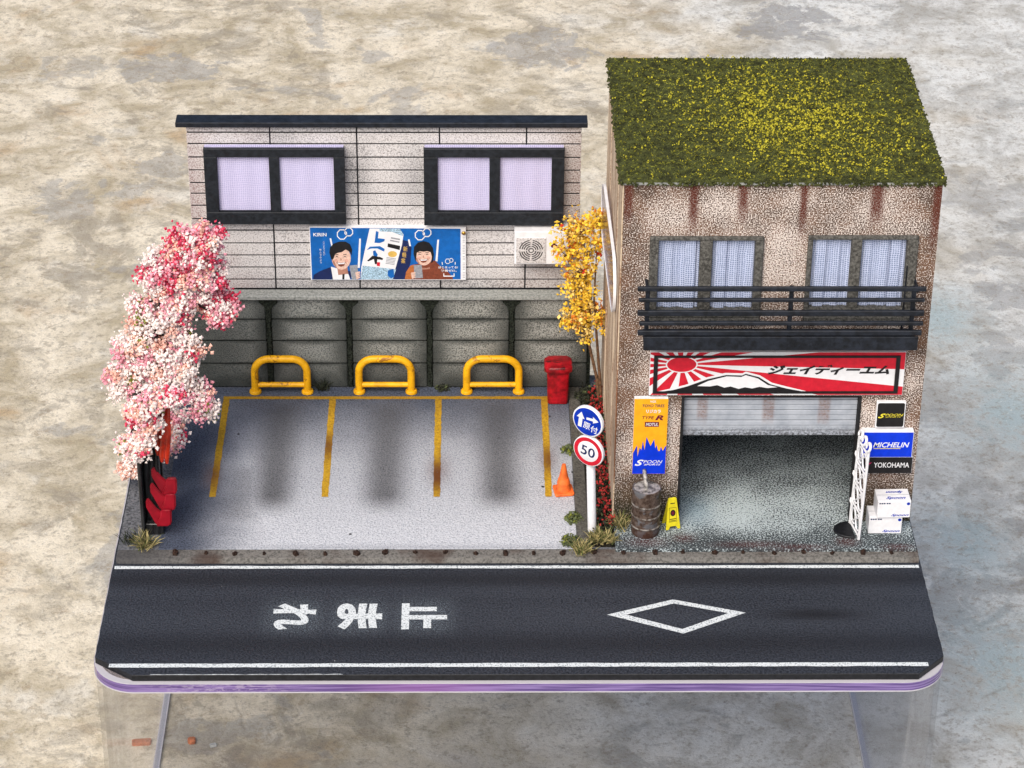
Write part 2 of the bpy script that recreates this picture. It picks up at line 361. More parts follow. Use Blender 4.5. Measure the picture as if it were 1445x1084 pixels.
def ground_mat():
    m = Mat('stained_concrete', .75, .25)
    x, y, z = m.xyz()
    warp = m.noise(.35, 4, .6)
    fine = m.noise(6, 6, .8); grit = m.noise(19, 4, .75); mid = m.noise(.9, 5, .65, dist=.5); big = m.noise(.17, 4, .55, dist=.3)
    side = m.add(m.mul(x, .075), m.mul(y, -.014), m.mul(m.math('SUBTRACT', big, .5), 2.0), .12, m.mul(m.math('SUBTRACT', mid, .5), .7))
    cool = m.ramp(side, -.30, .60)
    warm = m.mix(m.ramp(mid, .30, .66), (.43, .365, .25), (.79, .71, .565))
    grey = m.mix(m.ramp(mid, .30, .66), (.41, .405, .38), (.70, .705, .68))
    col = m.mix(cool, warm, grey)
    och = m.mul(m.ramp(m.noise(.42, 4, .6, dist=.4), .56, .72), m.ramp(cool, 0, 1, .75, .25))
    col = m.mix(och, col, (.46, .325, .18))
    wh = m.mul(m.ramp(m.noise(.6, 5, .7), .54, .70), .45)
    col = m.mix(wh, col, (.80, .78, .72))
    # worn grey patches
    blot = m.noise(1.15, 4, .6, dist=.5)
    st = m.ramp(m.add(m.noise(.33, 3, .5, dist=.6), m.mul(m.noise(2.2, 4, .7), .22)), .735, .775)
    st = m.mul(st, .62)
    for cx, cy, hx, hy, k in ((-8.1, 28, .9, 1.0, .6), (-10.2, 26.0, .9, 1.6, .6), (-8.7, 26.8, 1.0, .9, .6), (-8.4, 33.6, 2.0, 1.2, .7), (1.2, 34.8, 1.9, 1.6, .75), (7.7, 36.4, 2.0, 1.6, .9), (-11, 33.5, 1.6, 1.0, .5), (11.0, 21.5, 1.4, .8, .7), (10.6, 19, .9, 1.2, .55), (11.5, 26.5, 1.6, 1.6, .4)):
        wx = m.mul(m.spot('XY', (cx, cy), (hx*1.5, hy*1.5), 1), m.add(1.0, m.mul(m.math('SUBTRACT', fine, .5), 1.6), m.mul(m.math('SUBTRACT', blot, .5), 4.5)))
        st = m.math('MAXIMUM', st, m.mul(m.ramp(wx, .50, .66), k))
    col = m.mix(m.mul(st, m.ramp(fine, .3, .7, .65, 1)), col, (.30, .30, .30))
    # weathered dark marks and fine pits
    dk = m.mul(m.ramp(m.noise(1.5, 7, .80), .56, .68), .65)
    col = m.mix(dk, col, (.27, .235, .19))
    pit = m.mul(m.ramp(m.noise(9, 4, .8), .64, .70), .7)
    col = m.mix(pit, col, (.16, .14, .11))
    pb = m.mul(m.ramp(m.noise(.75, 7, .72, dist=.7), .50, .60), m.ramp(m.noise(.2, 2), .40, .58), .62)
    col = m.mix(pb, col, m.mix(cool, (.30, .265, .21), (.29, .295, .29)))
    pb2 = m.mul(m.ramp(m.noise(2.6, 6, .75), .57, .66), .55)
    col = m.mix(pb2, col, m.mix(cool, (.34, .26, .17), (.27, .28, .28)))
    # a few faint teal weathered patches on the right
    te = None
    for cx, cy, hx, hy in ((8.8, 8.0, 2.2, 3.2), (10.3, 16.5, 2.4, 3.6), (8.8, 12.0, 1.6, 2.2), (9.5, 20.5, 1.6, 2.5)):
        s_ = m.spot('XY', (cx, cy), (hx, hy), 1); te = s_ if te is None else m.math('MAXIMUM', te, s_)
    te = m.mul(te, m.ramp(m.add(m.mul(mid, .6), m.mul(fine, .4)), .38, .58), .75)
    col = m.mix(te, col, (.32, .42, .44))
    dirt = m.mul(m.spot('XY', (-4.6, 5.2), (1.6, 1.2), 1), m.ramp(fine, .40, .6), .75)
    dirt = m.math('MAXIMUM', dirt, m.mul(m.spot('XY', (-.5, 5.0), (2.8, 1.4), 1), m.ramp(mid, .40, .6), .6))
    col = m.mix(dirt, col, (.25, .205, .165))
    col = m.mix(m.ramp(fine, .34, .52, .60, 0), col, (.24, .205, .155))
    col = m.mix(m.mul(m.ramp(grit, .56, .70), .55), col, (.20, .175, .14))
    col = m.mix(m.mul(m.ramp(m.noise(13, 5, .8), .58, .68), m.ramp(mid, .42, .6), .6), col, (.86, .84, .78))
    ck = m.mul(m.ramp(m.vor(.16, 'DISTANCE_TO_EDGE'), .006, .0), m.ramp(m.noise(.5, 3), .54, .62), .28)
    col = m.mix(ck, col, (.16, .14, .11))
    m.color(col); m.bump(m.add(m.mul(fine, .6), m.mul(grit, .3), mid), .6, .08); MATS['stained_concrete'] = m.m
ground_mat()

def acrylic(name, tint, refl, alpha_edge):
    """thin clear acrylic sheet: mostly see-through, with a surface reflection that grows at grazing angles"""
    m = bpy.data.materials.new(name); m.use_nodes = True; t = m.node_tree; t.nodes.clear()
    o = t.nodes.new('ShaderNodeOutputMaterial'); a = t.nodes.new('ShaderNodeBsdfTransparent'); a.inputs[0].default_value = tint
    g = t.nodes.new('ShaderNodeBsdfGlossy'); g.inputs['Roughness'].default_value = .08
    d = t.nodes.new('ShaderNodeBsdfDiffuse'); d.inputs[0].default_value = (.62, .60, .64, 1)
    fr = t.nodes.new('ShaderNodeFresnel'); fr.inputs[0].default_value = 1.45
    m1 = t.nodes.new('ShaderNodeMixShader'); m1.inputs[0].default_value = alpha_edge
    t.links.new(a.outputs[0], m1.inputs[1]); t.links.new(d.outputs[0], m1.inputs[2])
    mu = t.nodes.new('ShaderNodeMath'); mu.operation = 'MULTIPLY'; mu.inputs[1].default_value = refl; t.links.new(fr.outputs[0], mu.inputs[0])
    m2 = t.nodes.new('ShaderNodeMixShader'); t.links.new(mu.outputs[0], m2.inputs[0]); t.links.new(m1.outputs[0], m2.inputs[1]); t.links.new(g.outputs[0], m2.inputs[2])
    t.links.new(m2.outputs[0], o.inputs[0]); MATS[name] = m; return m
acrylic('acrylic_clear', (.99, .991, .994, 1), .34, .004)
acrylic('acrylic_edge', (.9, .9, .93, 1), .8, .80)
acrylic('acrylic_top', (.93, .90, .97, 1), .6, .06)
def purple():
    m = Mat('purple_edge', .18, .6, coat=.4); x, y, z = m.xyz()
    s_ = m.noise(2.0, 3, .6, (.5, .5, 22)); blk = m.noise(7, 3, .7, (1, 1, 4))
    c = m.mix(m.ramp(s_, .35, .65), (.085, .045, .19), (.24, .165, .40))
    c = m.mix(m.mul(m.spot('X', (-4.2,), (1.5,)), m.ramp(blk, .50, .58), .5), c, (.45, .38, .52))
    c = m.mix(m.mul(m.spot('X', (-1.3,), (1.6,)), .4), c, (.28, .085, .33))
    m.color(c); MATS['purple_edge'] = m.m
purple()

# ------------------------------------------------------------------ geometry helpers
class G:
    def __init__(s): s.v, s.f = [], []
    def addm(s, vs, fs):
        b = len(s.v); s.v += [tuple(p) for p in vs]; s.f += [tuple(b+i for i in q) for q in fs]; return s
    def box(s, x0, x1, y0, y1, z0, z1):
        return s.addm([(x0,y0,z0),(x1,y0,z0),(x1,y1,z0),(x0,y1,z0),(x0,y0,z1),(x1,y0,z1),(x1,y1,z1),(x0,y1,z1)],
                      [(3,2,1,0),(4,5,6,7),(0,1,5,4),(1,2,6,5),(2,3,7,6),(3,0,4,7)])
    def prism(s, poly, plane, a, b):
        """poly 2D counter-clockwise; plane 'xy' (extruded in z), 'xz' (in y), 'yz' (in x)"""
        n = len(poly); e = {'xy': lambda p, t: (p[0], p[1], t), 'xz': lambda p, t: (p[0], t, p[1]), 'yz': lambda p, t: (t, p[0], p[1])}[plane]
        return s.addm([e(p, a) for p in poly] + [e(p, b) for p in poly],
                      [tuple(range(n-1, -1, -1)), tuple(range(n, 2*n))] + [(i, (i+1) % n, n+(i+1) % n, n+i) for i in range(n)])
    def tube(s, pts, rad, n=10, cap=True):
        pts = [Vector(p) for p in pts]; rs = rad if isinstance(rad, (list, tuple)) else [rad]*len(pts)
        vs, fs = [], []; ref = Vector((.31, .17, .93))
        for i, p in enumerate(pts):
            t = (pts[min(i+1, len(pts)-1)] - pts[max(i-1, 0)]).normalized()
            if i == 0:
                u = t.cross(ref); u = u.normalized() if u.length > 1e-3 else t.orthogonal().normalized()
            else: u = (u - t*u.dot(t)).normalized()
            w = t.cross(u)
            for k in range(n):
                a = 2*math.pi*k/n; vs.append(p + (u*math.cos(a) + w*math.sin(a))*rs[i])
        for i in range(len(pts)-1):
            for k in range(n): fs.append((i*n+k, i*n+(k+1) % n, (i+1)*n+(k+1) % n, (i+1)*n+k))
        if cap: fs += [tuple(range(n-1, -1, -1)), tuple((len(pts)-1)*n+k for k in range(n))]
        return s.addm(vs, fs)
    def lathe(s, prof, c=(0, 0), n=28):
        vs, fs = [], []
        for r, z in prof:
            for k in range(n): a = 2*math.pi*k/n; vs.append((c[0]+r*math.cos(a), c[1]+r*math.sin(a), z))
        for i in range(len(prof)-1):
            for k in range(n): fs.append((i*n+k, i*n+(k+1) % n, (i+1)*n+(k+1) % n, (i+1)*n+k))
        fs += [tuple(range(n-1, -1, -1)), tuple((len(prof)-1)*n+k for k in range(n))]
        return s.addm(vs, fs)
    def flat(s, poly, fr):
        """one flat printed face; fr maps (u,v) to a point"""
        return s.addm([fr(*p) for p in poly], [tuple(range(len(poly)))])
    def ring(s, outer, inner, fr):
        n = len(outer)
        return s.addm([fr(*p) for p in outer] + [fr(*p) for p in inner], [(i, (i+1) % n, n+(i+1) % n, n+i) for i in range(n)])
    def xf(s, M):
        s.v = [tuple(M @ Vector(p)) for p in s.v]; return s

OFF = {}
def put(o, parent):
    COL.objects.link(o)
    if parent: o.parent = parent
    return o
def build(name, g, mat, parent=None, bevel=0, smooth=0, local=False, kind=None, label=None, cat=None, group=None, loc=None, seg=1):
    me = bpy.data.meshes.new(name)
    off = OFF.get(parent.name, Vector((0,0,0))) if parent else Vector((0,0,0))
    if loc is not None: off = Vector(loc)
    vs = g.v if local else [(a-off.x, b-off.y, c-off.z) for a, b, c in g.v]
    me.from_pydata(vs, [], g.f); me.update()
    if bevel or smooth:
        bm = bmesh.new(); bm.from_mesh(me)
        if bevel:
            es = [e for e in bm.edges if len(e.link_faces) == 2 and e.calc_face_angle(0) > .5]
            bmesh.ops.bevel(bm, geom=es, offset=bevel, segments=seg, affect='EDGES', clamp_overlap=True)
        bmesh.ops.recalc_face_normals(bm, faces=bm.faces)
        bm.to_mesh(me); bm.free()
    if smooth:
        for p in me.polygons: p.use_smooth = True
        me.set_sharp_from_angle(angle=R(smooth))
    me.materials.append(MATS[mat] if isinstance(mat, str) else mat)
    o = bpy.data.objects.new(name, me)
    if loc is not None:
        o.location = Vector(loc) - (OFF.get(parent.name, Vector((0,0,0))) if parent else Vector((0,0,0)))
    put(o, parent); OFF[o.name] = off
    tag(o, label, cat, group, kind); return o
def tag(o, label=None, cat=None, group=None, kind=None):
    if label: o['label'] = label
    if cat: o['category'] = cat
    if group: o['group'] = group
    if kind: o['kind'] = kind
    return o
def thing(name, label, cat, loc=(0,0,0), rz=0, group=None, rot=None):
    o = bpy.data.objects.new(name, None); o.empty_display_size = .1; o.location = loc
    o.rotation_euler = rot if rot else (0, 0, rz)
    COL.objects.link(o); OFF[o.name] = Vector(loc) if not (rz or rot) else Vector((0,0,0))
    return tag(o, label, cat, group)
def kids(o): return [c for c in bpy.data.objects if c.parent == o]
def copy_tree(o, parent=None):
    c = o.copy(); COL.objects.link(c); c.parent = parent
    OFF[c.name] = OFF.get(o.name, Vector((0,0,0)))
    for ch in kids(o): copy_tree(ch, c)
    return c
def piece(src, loc, parent):
    """another alike piece sharing the mesh of src"""
    c = src.copy(); COL.objects.link(c); c.parent = parent; c.location = Vector(loc) - OFF.get(parent.name, Vector((0,0,0))); return c

def text_g(txt, x0, x1, z0, z1, fr, shear=0, fat=0, keep=False, rot=0):
    """flat lettering from Blender's own font, stretched into the box x0..x1, z0..z1 of the sign's plane"""
    cu = bpy.data.curves.new('lettering_curve', 'FONT'); cu.body = txt; cu.shear = shear; cu.offset = fat; cu.resolution_u = 3
    ob = bpy.data.objects.new('lettering_curve', cu); COL.objects.link(ob)
    dg = bpy.context.evaluated_depsgraph_get(); me = ob.evaluated_get(dg).to_mesh()
    vs = np.array([v.co[:2] for v in me.vertices]); fs = [tuple(p.vertices) for p in me.polygons]
    ob.evaluated_get(dg).to_mesh_clear(); bpy.data.objects.remove(ob); bpy.data.curves.remove(cu)
    g = G()
    if not len(vs): return g
    if rot:
        c, s_ = math.cos(rot), math.sin(rot); vs = vs @ np.array([[c, s_], [-s_, c]])
    lo, hi = vs.min(0), vs.max(0)
    sx, sz = (x1-x0)/(hi[0]-lo[0]), (z1-z0)/(hi[1]-lo[1])
    if keep: sx = sz = min(sx, sz)
    mx, mz = (x0+x1)/2, (z0+z1)/2; c = (lo+hi)/2
    pts = [fr(mx+(p[0]-c[0])*sx, mz+(p[1]-c[1])*sz) for p in vs]
    return g.addm(pts, fs)
def wallplane(y): return lambda u, v: (u, y, v)
def floorplane(z): return lambda u, v: (u, v, z)
def ell(cx, cz, rx, rz, n=24, a0=0, a1=2*math.pi, closed=True):
    m = n if closed else n-1
    return [(cx+rx*math.cos(a0+(a1-a0)*i/m), cz+rz*math.sin(a0+(a1-a0)*i/m)) for i in range(n)]
def clip(poly, x0, x1, z0, z1):
    for ax, lim, sg in ((0, x0, 1), (0, x1, -1), (1, z0, 1), (1, z1, -1)):
        out = []
        for i in range(len(poly)):
            a, b = poly[i-1], poly[i]; da, db = (a[ax]-lim)*sg, (b[ax]-lim)*sg
            if (da >= 0) != (db >= 0):
                t = da/(da-db); out.append((a[0]+t*(b[0]-a[0]), a[1]+t*(b[1]-a[1])))
            if db >= 0: out.append(b)
        poly = out
        if not poly: return []
    return poly
def rrect(x0, x1, y0, y1, r, n=8):
    p = []
    for cx, cy, a in ((x1-r, y1-r, 0), (x0+r, y1-r, 90), (x0+r, y0+r, 180), (x1-r, y0+r, 270)):
        p += [(cx+r*math.cos(R(a+90*i/n)), cy+r*math.sin(R(a+90*i/n))) for i in range(n+1)]
    return p

# ------------------------------------------------------------------ the ground under it all
FZ = -6.1
g = G(); g.addm([(-70,-50,FZ),(70,-50,FZ),(70,110,FZ),(-70,110,FZ)], [(0,1,2,3)])
build('ground', g, 'stained_concrete', kind='structure')
def chip(x, y, sx, sy, sz, rz, mat, name, label, cat):
    me = G(); r2 = random.Random(int(x*100))
    prof = rrect(-sx, sx, -sy, sy, min(sx, sy)*.6, 3)
    me.prism([(a*r2.uniform(.85, 1.1), b*r2.uniform(.85, 1.1)) for a, b in prof], 'xy', 0, sz)
    o = build(name, me, mat, None, bevel=sz*.25, smooth=40, local=True, label=label, cat=cat)
    o.location = (x, y, FZ); o.rotation_euler = (0, 0, rz)
chip(-6.31, 5.9, .16, .06, .07, .1, 'chip_orange', 'clay_chip', 'oblong terracotta chip on the concrete, seen through the clear box', 'chip')
chip(-5.46, 5.93, .07, .065, .09, 0, 'chip_orange', 'clay_pellet', 'round orange terracotta pellet on the concrete beside a pale pebble', 'pellet')
chip(-5.09, 5.83, .06, .035, .05, .3, 'pebble', 'pebble', 'small pale grey pebble on the concrete near an orange pellet', 'pebble')

# ------------------------------------------------------------------ clear acrylic box that carries the diorama
BX = 6.055
t = thing('acrylic_box', 'clear upturned acrylic box with purple tinted lid edge carrying the diorama', 'display box', (0, 3.8, FZ))
prof = rrect(-BX, BX, -.275, 7.95, .62, 10)
def inset(p, d):
    return rrect(-BX+d, BX-d, -.275+d, 7.95-d, .62-d, 10)
def rim(z0, z1, d0, d1):
    q = G(); o_, i_ = inset(None, d0), inset(None, d1); n = len(o_)
    q.addm([(a, b, z0) for a, b in o_]+[(a, b, z1) for a, b in o_]+[(a, b, z0) for a, b in i_]+[(a, b, z1) for a, b in i_],
           sum([[(k, (k+1) % n, n+(k+1) % n, n+k), (2*n+(k+1) % n, 2*n+k, 3*n+k, 3*n+(k+1) % n), (n+k, n+(k+1) % n, 3*n+(k+1) % n, 3*n+k), ((k+1) % n, k, 2*n+k, 2*n+(k+1) % n)] for k in range(n)], []))
    return q
build('edge_band', rim(-.255, -.125, 0, .10), 'purple_edge', t, smooth=50)
build('upper_rim', rim(-.1245, -.112, .004, .0995), 'acrylic_edge', t, smooth=50)
build('lower_rim', rim(-.272, -.2555, -.006, .10), 'acrylic_edge', t, smooth=50)
g = G(); g.prism(inset(None, .101), 'xy', -.25, -.1085); build('top_plate', g, 'acrylic_top', t, smooth=50)
build('side_wall', rim(FZ+.065, -.273, .02, .09), 'acrylic_clear', t, smooth=50)
build('bottom_rim', rim(FZ+.002, FZ+.0645, .0, .11), 'acrylic_edge', t, smooth=50)

# ------------------------------------------------------------------ road, kerb, pavement, parking lot
CH = [(-5.45,-.22),(5.62,-.22),(6.03,.20),(6.0,7.85),(-6.0,7.85),(-6.02,.20)]
g = G(); g.prism(CH, 'xy', -.105, -.002)
build('base_board', g, 'black_paint', kind='structure', bevel=.006)
edge_ = []
for (ax_, ay_), (bx_, by_) in zip(CH, CH[1:]+CH[:1]):
    k_ = max(1, int(math.hypot(bx_-ax_, by_-ay_)/.12))
    edge_ += [(ax_+(bx_-ax_)*i_/k_+random.uniform(-.006, .004), ay_+(by_-ay_)*i_/k_+random.uniform(0, .010)) for i_ in range(k_)]
g = G(); g.prism(edge_, 'xy', -.0015, .0015)
road = build('road', g, 'road_asphalt', kind='structure')
def sheet(name, poly, z, mat, parent):
    q = G(); q.flat(poly, floorplane(z)); return build(name, q, mat, parent)
def ragged(x0, x1, y0, y1, n=60, j=.006):
    up = [(x0+(x1-x0)*i/n, y1+random.uniform(-j, j)) for i in range(n+1)]
    dn = [(x0+(x1-x0)*i/n, y0+random.uniform(-j, j)) for i in range(n+1)]
    return dn + up[::-1]
sheet('edge_line', ragged(-5.80, 5.78, -.045, .042), .004, 'road_paint', road)
sheet('edge_line', ragged(-5.985, 5.985, 2.375, 2.445), .004, 'road_paint', road)
sheet('edge_chalk', ragged(-5.2, -2.5, -.215, -.205, 40, .004), .0035, 'road_paint', road)
g = G(); g.ring([(1.28,1.20),(2.26,1.575),(3.30,1.245),(2.36,.735)], [(1.56,1.20),(2.27,1.475),(3.04,1.235),(2.35,.845)], floorplane(.004))
build('diamond_mark', g, 'road_paint', road)
for ch, x0, x1 in (('れ', -3.56, -2.94), ('ま', -2.64, -1.98), ('止', -1.70, -1.04)):
    q = text_g(ch, x0, x1, .85, 1.49, floorplane(.004), fat=.044, rot=-math.pi/2)
    build('road_lettering', q, 'road_paint', road)

g = G(); g.prism([(-5.97,2.74),(6.0,2.74),(6.0,7.82),(-5.97,7.82)], 'xy', .002, .09)
build('pavement', g, 'pavement_grey', kind='structure')
g = G(); g.prism([(2.50,.002),(2.735,.002),(2.735,.10),(2.525,.088)], 'yz', -5.97, 6.0)
kerb = build('kerb', g, 'kerb_concrete', kind='structure', bevel=.006)
g = G(); g.prism([(-.035,-.05),(.03,-.06),(.045,.0),(.0,.06),(-.04,.03)], 'xy', 0, .05); g.tube([(0,0,.04),(.01,-.01,.085)], [.02,.014], 6)
bolt0 = build('kerb_bolt', g, 'rusty_iron', kerb, loc=(-5.10, 2.64, .095), local=True)
for i in range(1, 25):
    b = piece(bolt0, (-5.10+.4463*i+random.uniform(-.02,.02), 2.635+random.uniform(-.02,.02), .090), kerb)
    b.rotation_euler = (0, 0, random.uniform(-1.2, 1.2)); s_ = random.uniform(.55, .95); b.scale = (s_, s_, s_)
LX0, LX1 = -5.36, .90
g = G(); g.prism([(LX0,2.737),(LX1,2.737),(LX1,7.41),(LX0,7.41)], 'xy', .0905, .11)
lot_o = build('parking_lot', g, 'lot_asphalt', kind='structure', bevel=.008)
for x in (-4.667, -2.943, -1.22, .504):
    sheet('bay_line', [(a, b) for b, a in [(p[0], p[1]) for p in ragged(4.14, 7.02, x-.053, x+.053, 40, .006)]][::-1], .114, 'lot_line_paint', lot_o)
sheet('back_line', ragged(-4.72, .557, 7.022, 7.11, 60, .006), .114, 'lot_line_paint', lot_o)
g = G(); g.prism([(.903,2.737),(1.09,2.737),(1.09,7.36),(.903,7.36)], 'xy', .0905, .15)
build('edging_strip', g, 'edging_concrete', kind='structure', bevel=.015)
g = G(); g.prism([(1.093,2.80),(1.465,2.80),(1.465,7.36),(1.093,7.36)], 'xy', .0905, .13)
build('bed_soil', g, 'soil', kind='structure')
g = G(); g.prism([(1.468,2.66),(5.975,2.66),(5.975,7.55),(1.468,7.55)], 'xy', .0905, .15)
build('garage_floor', g, 'garage_floor', kind='structure', bevel=.008)

# ------------------------------------------------------------------ low concrete block wall behind the bays
t = thing('concrete_wall', 'low grey concrete panel wall with black mossy joints behind the parking bays', 'wall', (-2, 7.5, .09))
g = G(); g.box(-5.30, 1.26, 7.46, 7.585, .092, 1.775); build('wall_core', g, 'mossy_joint', t)
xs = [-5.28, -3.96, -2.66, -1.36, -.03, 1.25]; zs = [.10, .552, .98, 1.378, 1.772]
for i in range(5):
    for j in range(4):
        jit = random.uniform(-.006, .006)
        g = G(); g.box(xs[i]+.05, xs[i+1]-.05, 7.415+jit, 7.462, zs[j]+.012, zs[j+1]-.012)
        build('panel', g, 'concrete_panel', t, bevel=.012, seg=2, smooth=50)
for x in xs[1:5]:
    g = G(); w = .034
    pl = [(x-w,.1),(x+w,.1),(x+w,1.50),(x+.07,1.62),(x+.15,1.70),(x+.15,1.765),(x-.15,1.765),(x-.15,1.70),(x-.07,1.62),(x-w,1.50)]
    pl2_ = []
    for (a0, b0), (a1, b1) in zip(pl, pl[1:]+pl[:1]):
        k_ = max(1, int(math.hypot(a1-a0, b1-b0)/.06))
        pl2_ += [(a0+(a1-a0)*i_/k_+random.uniform(-.014,.014), b0+(b1-b0)*i_/k_) for i_ in range(k_)]
    g.prism(pl2_, 'xz', 7.405, 7.4615)
    build('joint_post', g, 'mossy_joint', t, bevel=.005)
g = G(); g.box(-4.95, 1.26, 7.34, 7.585, 1.777, 1.85); build('coping', g, 'coping_concrete', t, bevel=.012, smooth=40)

# ------------------------------------------------------------------ sided house wall
t = thing('house_facade', 'pale boarded two window house wall with black flat roof cap above the concrete wall', 'house', (-2, 7.65, 1.85))
g = G(); g.box(-5.12, 1.03, 7.602, 7.72, .1, 4.765); build('backing_board', g, 'black_paint', t)
rows = [1.86,2.029,2.25,2.47,2.689,2.919,3.122,3.363,3.577,3.765,3.989,4.213,4.447,4.643,4.765]
cols = [-5.13,-3.83,-2.475,-1.18,.18,1.04]
for j in range(len(rows)-1):
    for i in range(5):
        a, b, c, d = cols[i], cols[i+1], rows[j], rows[j+1]
        q = .0115
        g = G(); yy = 7.588+random.uniform(-.004, .004)
        g.box(a+(q if i else 0), b-(q if i < 4 else 0), yy, 7.603, c+q, d-q)
        build('siding_board', g, 'siding_board', t, bevel=.004)
g = G(); g.box(-5.285, 1.13, 7.50, 7.80, 4.767, 4.85); build('roof_cap', g, 'balcony_black', t, bevel=.008)
for (x0, x1, z0, z1, panes) in ((-4.865,-2.665,3.12,4.45,((-4.66,-3.85),(-3.69,-2.84))), (-1.43,.775,3.105,4.45,((-1.21,-.40),(-.235,.575)))):
    w = build('window', G().box(x0+.02, x1-.02, 7.50, 7.587, z0+.02, z1-.02), 'white_card', t)
    f = G(); zb, zt = 3.335, 4.30
    yf, yb = 7.40, 7.499
    f.box(x0, x1, yf, yb, zt, z1-.001); f.box(x0, x1, yf, yb, z0, zb)
    f.box(x0, panes[0][0], yf+.001, yb, zb, zt); f.box(panes[0][1], panes[1][0], yf+.006, yb, zb, zt); f.box(panes[1][1], x1, yf+.001, yb, zb, zt)
    build('frame', f, 'window_black', w, bevel=.008)
    build('head_strip', G().box(x0+.015, x1-.015, 7.46, 7.53, z1+.0, z1+.014), 'curtain_lavender', w)
    for a, b in panes:
        g = G(); n = 16
        vs_ = []
        for i in range(n+1):
            x = a-.02+(b-a+.04)*i/n; y = 7.478+.006*math.sin(i*1.1+a)
            vs_ += [(x, y, zb-.01), (x, y, zt+.01)]
        g.addm(vs_, [(2*i, 2*i+2, 2*i+3, 2*i+1) for i in range(n)])
        build('curtain', g, 'curtain_lavender', w, smooth=80)
        build('glazing_bead', G().box(a, b, 7.425, 7.455, zb+.0005, zb+.018), 'window_black', w)

# ------------------------------------------------------------------ billboard
bx0, bx1, bz0, bz1 = -3.26, -.77, 2.055, 3.025
t = thing('billboard', 'blue poster board with two smiling people and a big drink can', 'billboard', (-2, 7.55, 2.05))
build('board', G().box(bx0, bx1, 7.515, 7.5835, bz0, bz1), 'print_white', t, bevel=.004)
def bu(y):      # poster drawing units -> board plane
    return lambda a, b: (bx0+(a-87)/(1320-87)*(bx1-bx0), y, bz1-(b-150)/(566-150)*(bz1-bz0))
def pr(name, poly, lay, mat, parent=t): return build(name, G().flat(poly, bu(7.5145-.0009*lay)), mat, parent)
pr('poster_field', [(92,158),(1278,166),(1278,560),(96,562)], 0, 'print_sky')
def oct_ring(cx, cy, r, w, n=8):
    q = G(); q.ring(ell(cx, cy, r, r, n, .39, .39+2*math.pi), ell(cx, cy, r-w, r-w, n, .39, .39+2*math.pi), bu(7.5145-.0009*3)); return q
for cx, cy, r in ((343,210,43),(397,190,37),(957,215,43),(1013,195,37),(1175,418,22),(1203,410,18)):
    build('ring_mark', oct_ring(cx, cy, r, 8 if r > 30 else 5), 'print_white', t)
for p in ([(245,240),(258,240),(268,300),(256,300)], [(478,242),(492,242),(478,470),(460,470)], [(862,248),(876,248),(886,300),(872,300)], [(1094,250),(1108,250),(1094,420),(1078,415)], [(1128,424),(1134,424),(1136,446),(1130,446)], [(1232,424),(1238,424),(1238,444),(1231,444)]):
    pr('glint_stroke', p, 2, 'print_white')
# navy banner and can
pr('navy_band', [(815,250),(862,262),(890,310),(880,430),(838,560),(735,560)], 1, 'print_navy')
can = pr('can_body', [(562,164),(800,166),(828,210),(815,290),(735,560),(482,560),(490,460),(528,300)], 2, 'print_white')
pr('can_foil', [(640,164),(800,166),(826,205),(820,222),(738,190),(640,186)], 3, 'print_ice')
pr('can_foil', [(500,452),(765,480),(738,560),(482,560)], 3, 'print_ice')
pr('can_swoosh', [(612,182),(632,190),(626,238),(680,245),(676,262),(640,276),(598,274)], 4, 'print_sky')
pr('can_swoosh', [(536,330),(560,304),(640,300),(678,322),(672,342),(620,318),(570,318)], 4, 'print_sky')
pr('can_swoosh', [(585,338),(602,332),(622,368),(612,384),(586,372)], 4, 'print_sky')
pr('can_swoosh', [(700,490),(745,476),(750,540),(724,552),(698,530)], 4, 'print_sky')
pr('can_brush', [(536,414),(580,374),(640,384),(664,396),(658,408),(618,402),(612,440),(598,440),(590,400),(548,418)], 4, 'print_black')
pr('can_seal', [(615,424),(640,426),(636,456),(612,453)], 5, 'print_red')
pr('can_label', [(704,278),(800,298),(796,330),(700,306)], 4, 'print_black')
pr('can_label', [(730,230),(800,243),(798,254),(727,241)], 4, 'print_grey')
pr('can_label', [(722,250),(796,264),(794,274),(720,260)], 4, 'print_grey')
build('can_crest', G().flat(ell(738,362,36,24,14), bu(7.5145-.0009*4)), 'print_gold', t)
for k in range(5): pr('can_label', [(692-2*k,386+11*k),(765-3*k,397+11*k),(763-3*k,402+11*k),(690-2*k,391+11*k)], 4, 'print_grey')
for i, ch in enumerate('新軽案'):
    build('poster_lettering', text_g(ch, 824-9*i, 858-9*i, -(342+46*i), -(302+46*i), lambda a, b: bu(7.5145-.0009*3)(a, -b), fat=.01), 'print_gold', t)
LW = lambda a, b: bu(7.5145-.0009*4)(a, -b)
build('poster_lettering', text_g('KIRIN', 118, 222, -224, -198, LW, fat=.02), 'print_white', t)
for i, ch in enumerate('ここよりうまい'): build('poster_lettering', text_g(ch, 190, 206, -(276+16*i), -(262+16*i), LW, keep=True), 'print_white', t)
for i, ch in enumerate('飲んでみよう'): build('poster_lettering', text_g(ch, 162, 178, -(336+20*i), -(320+20*i), LW, keep=True), 'print_white', t)
build('poster_lettering', text_g('はじまってる!', 1102, 1256, -474, -456, LW, fat=.02), 'print_white', t)
build('poster_lettering', text_g('糖質ゼロ。', 1122, 1246, -500, -482, LW, fat=.02), 'print_white', t)
pr('poster_box', [(1140,512),(1147,512),(1147,530),(1222,530),(1222,512),(1229,512),(1229,538),(1140,538)], 4, 'print_white')
build('poster_lettering', text_g('|||| ||||| ||| |||||| ||||', -545, -230, -1312, -1294, lambda a, b: bu(7.5145-.0009*2)(-b, -a)), 'print_grey', t)
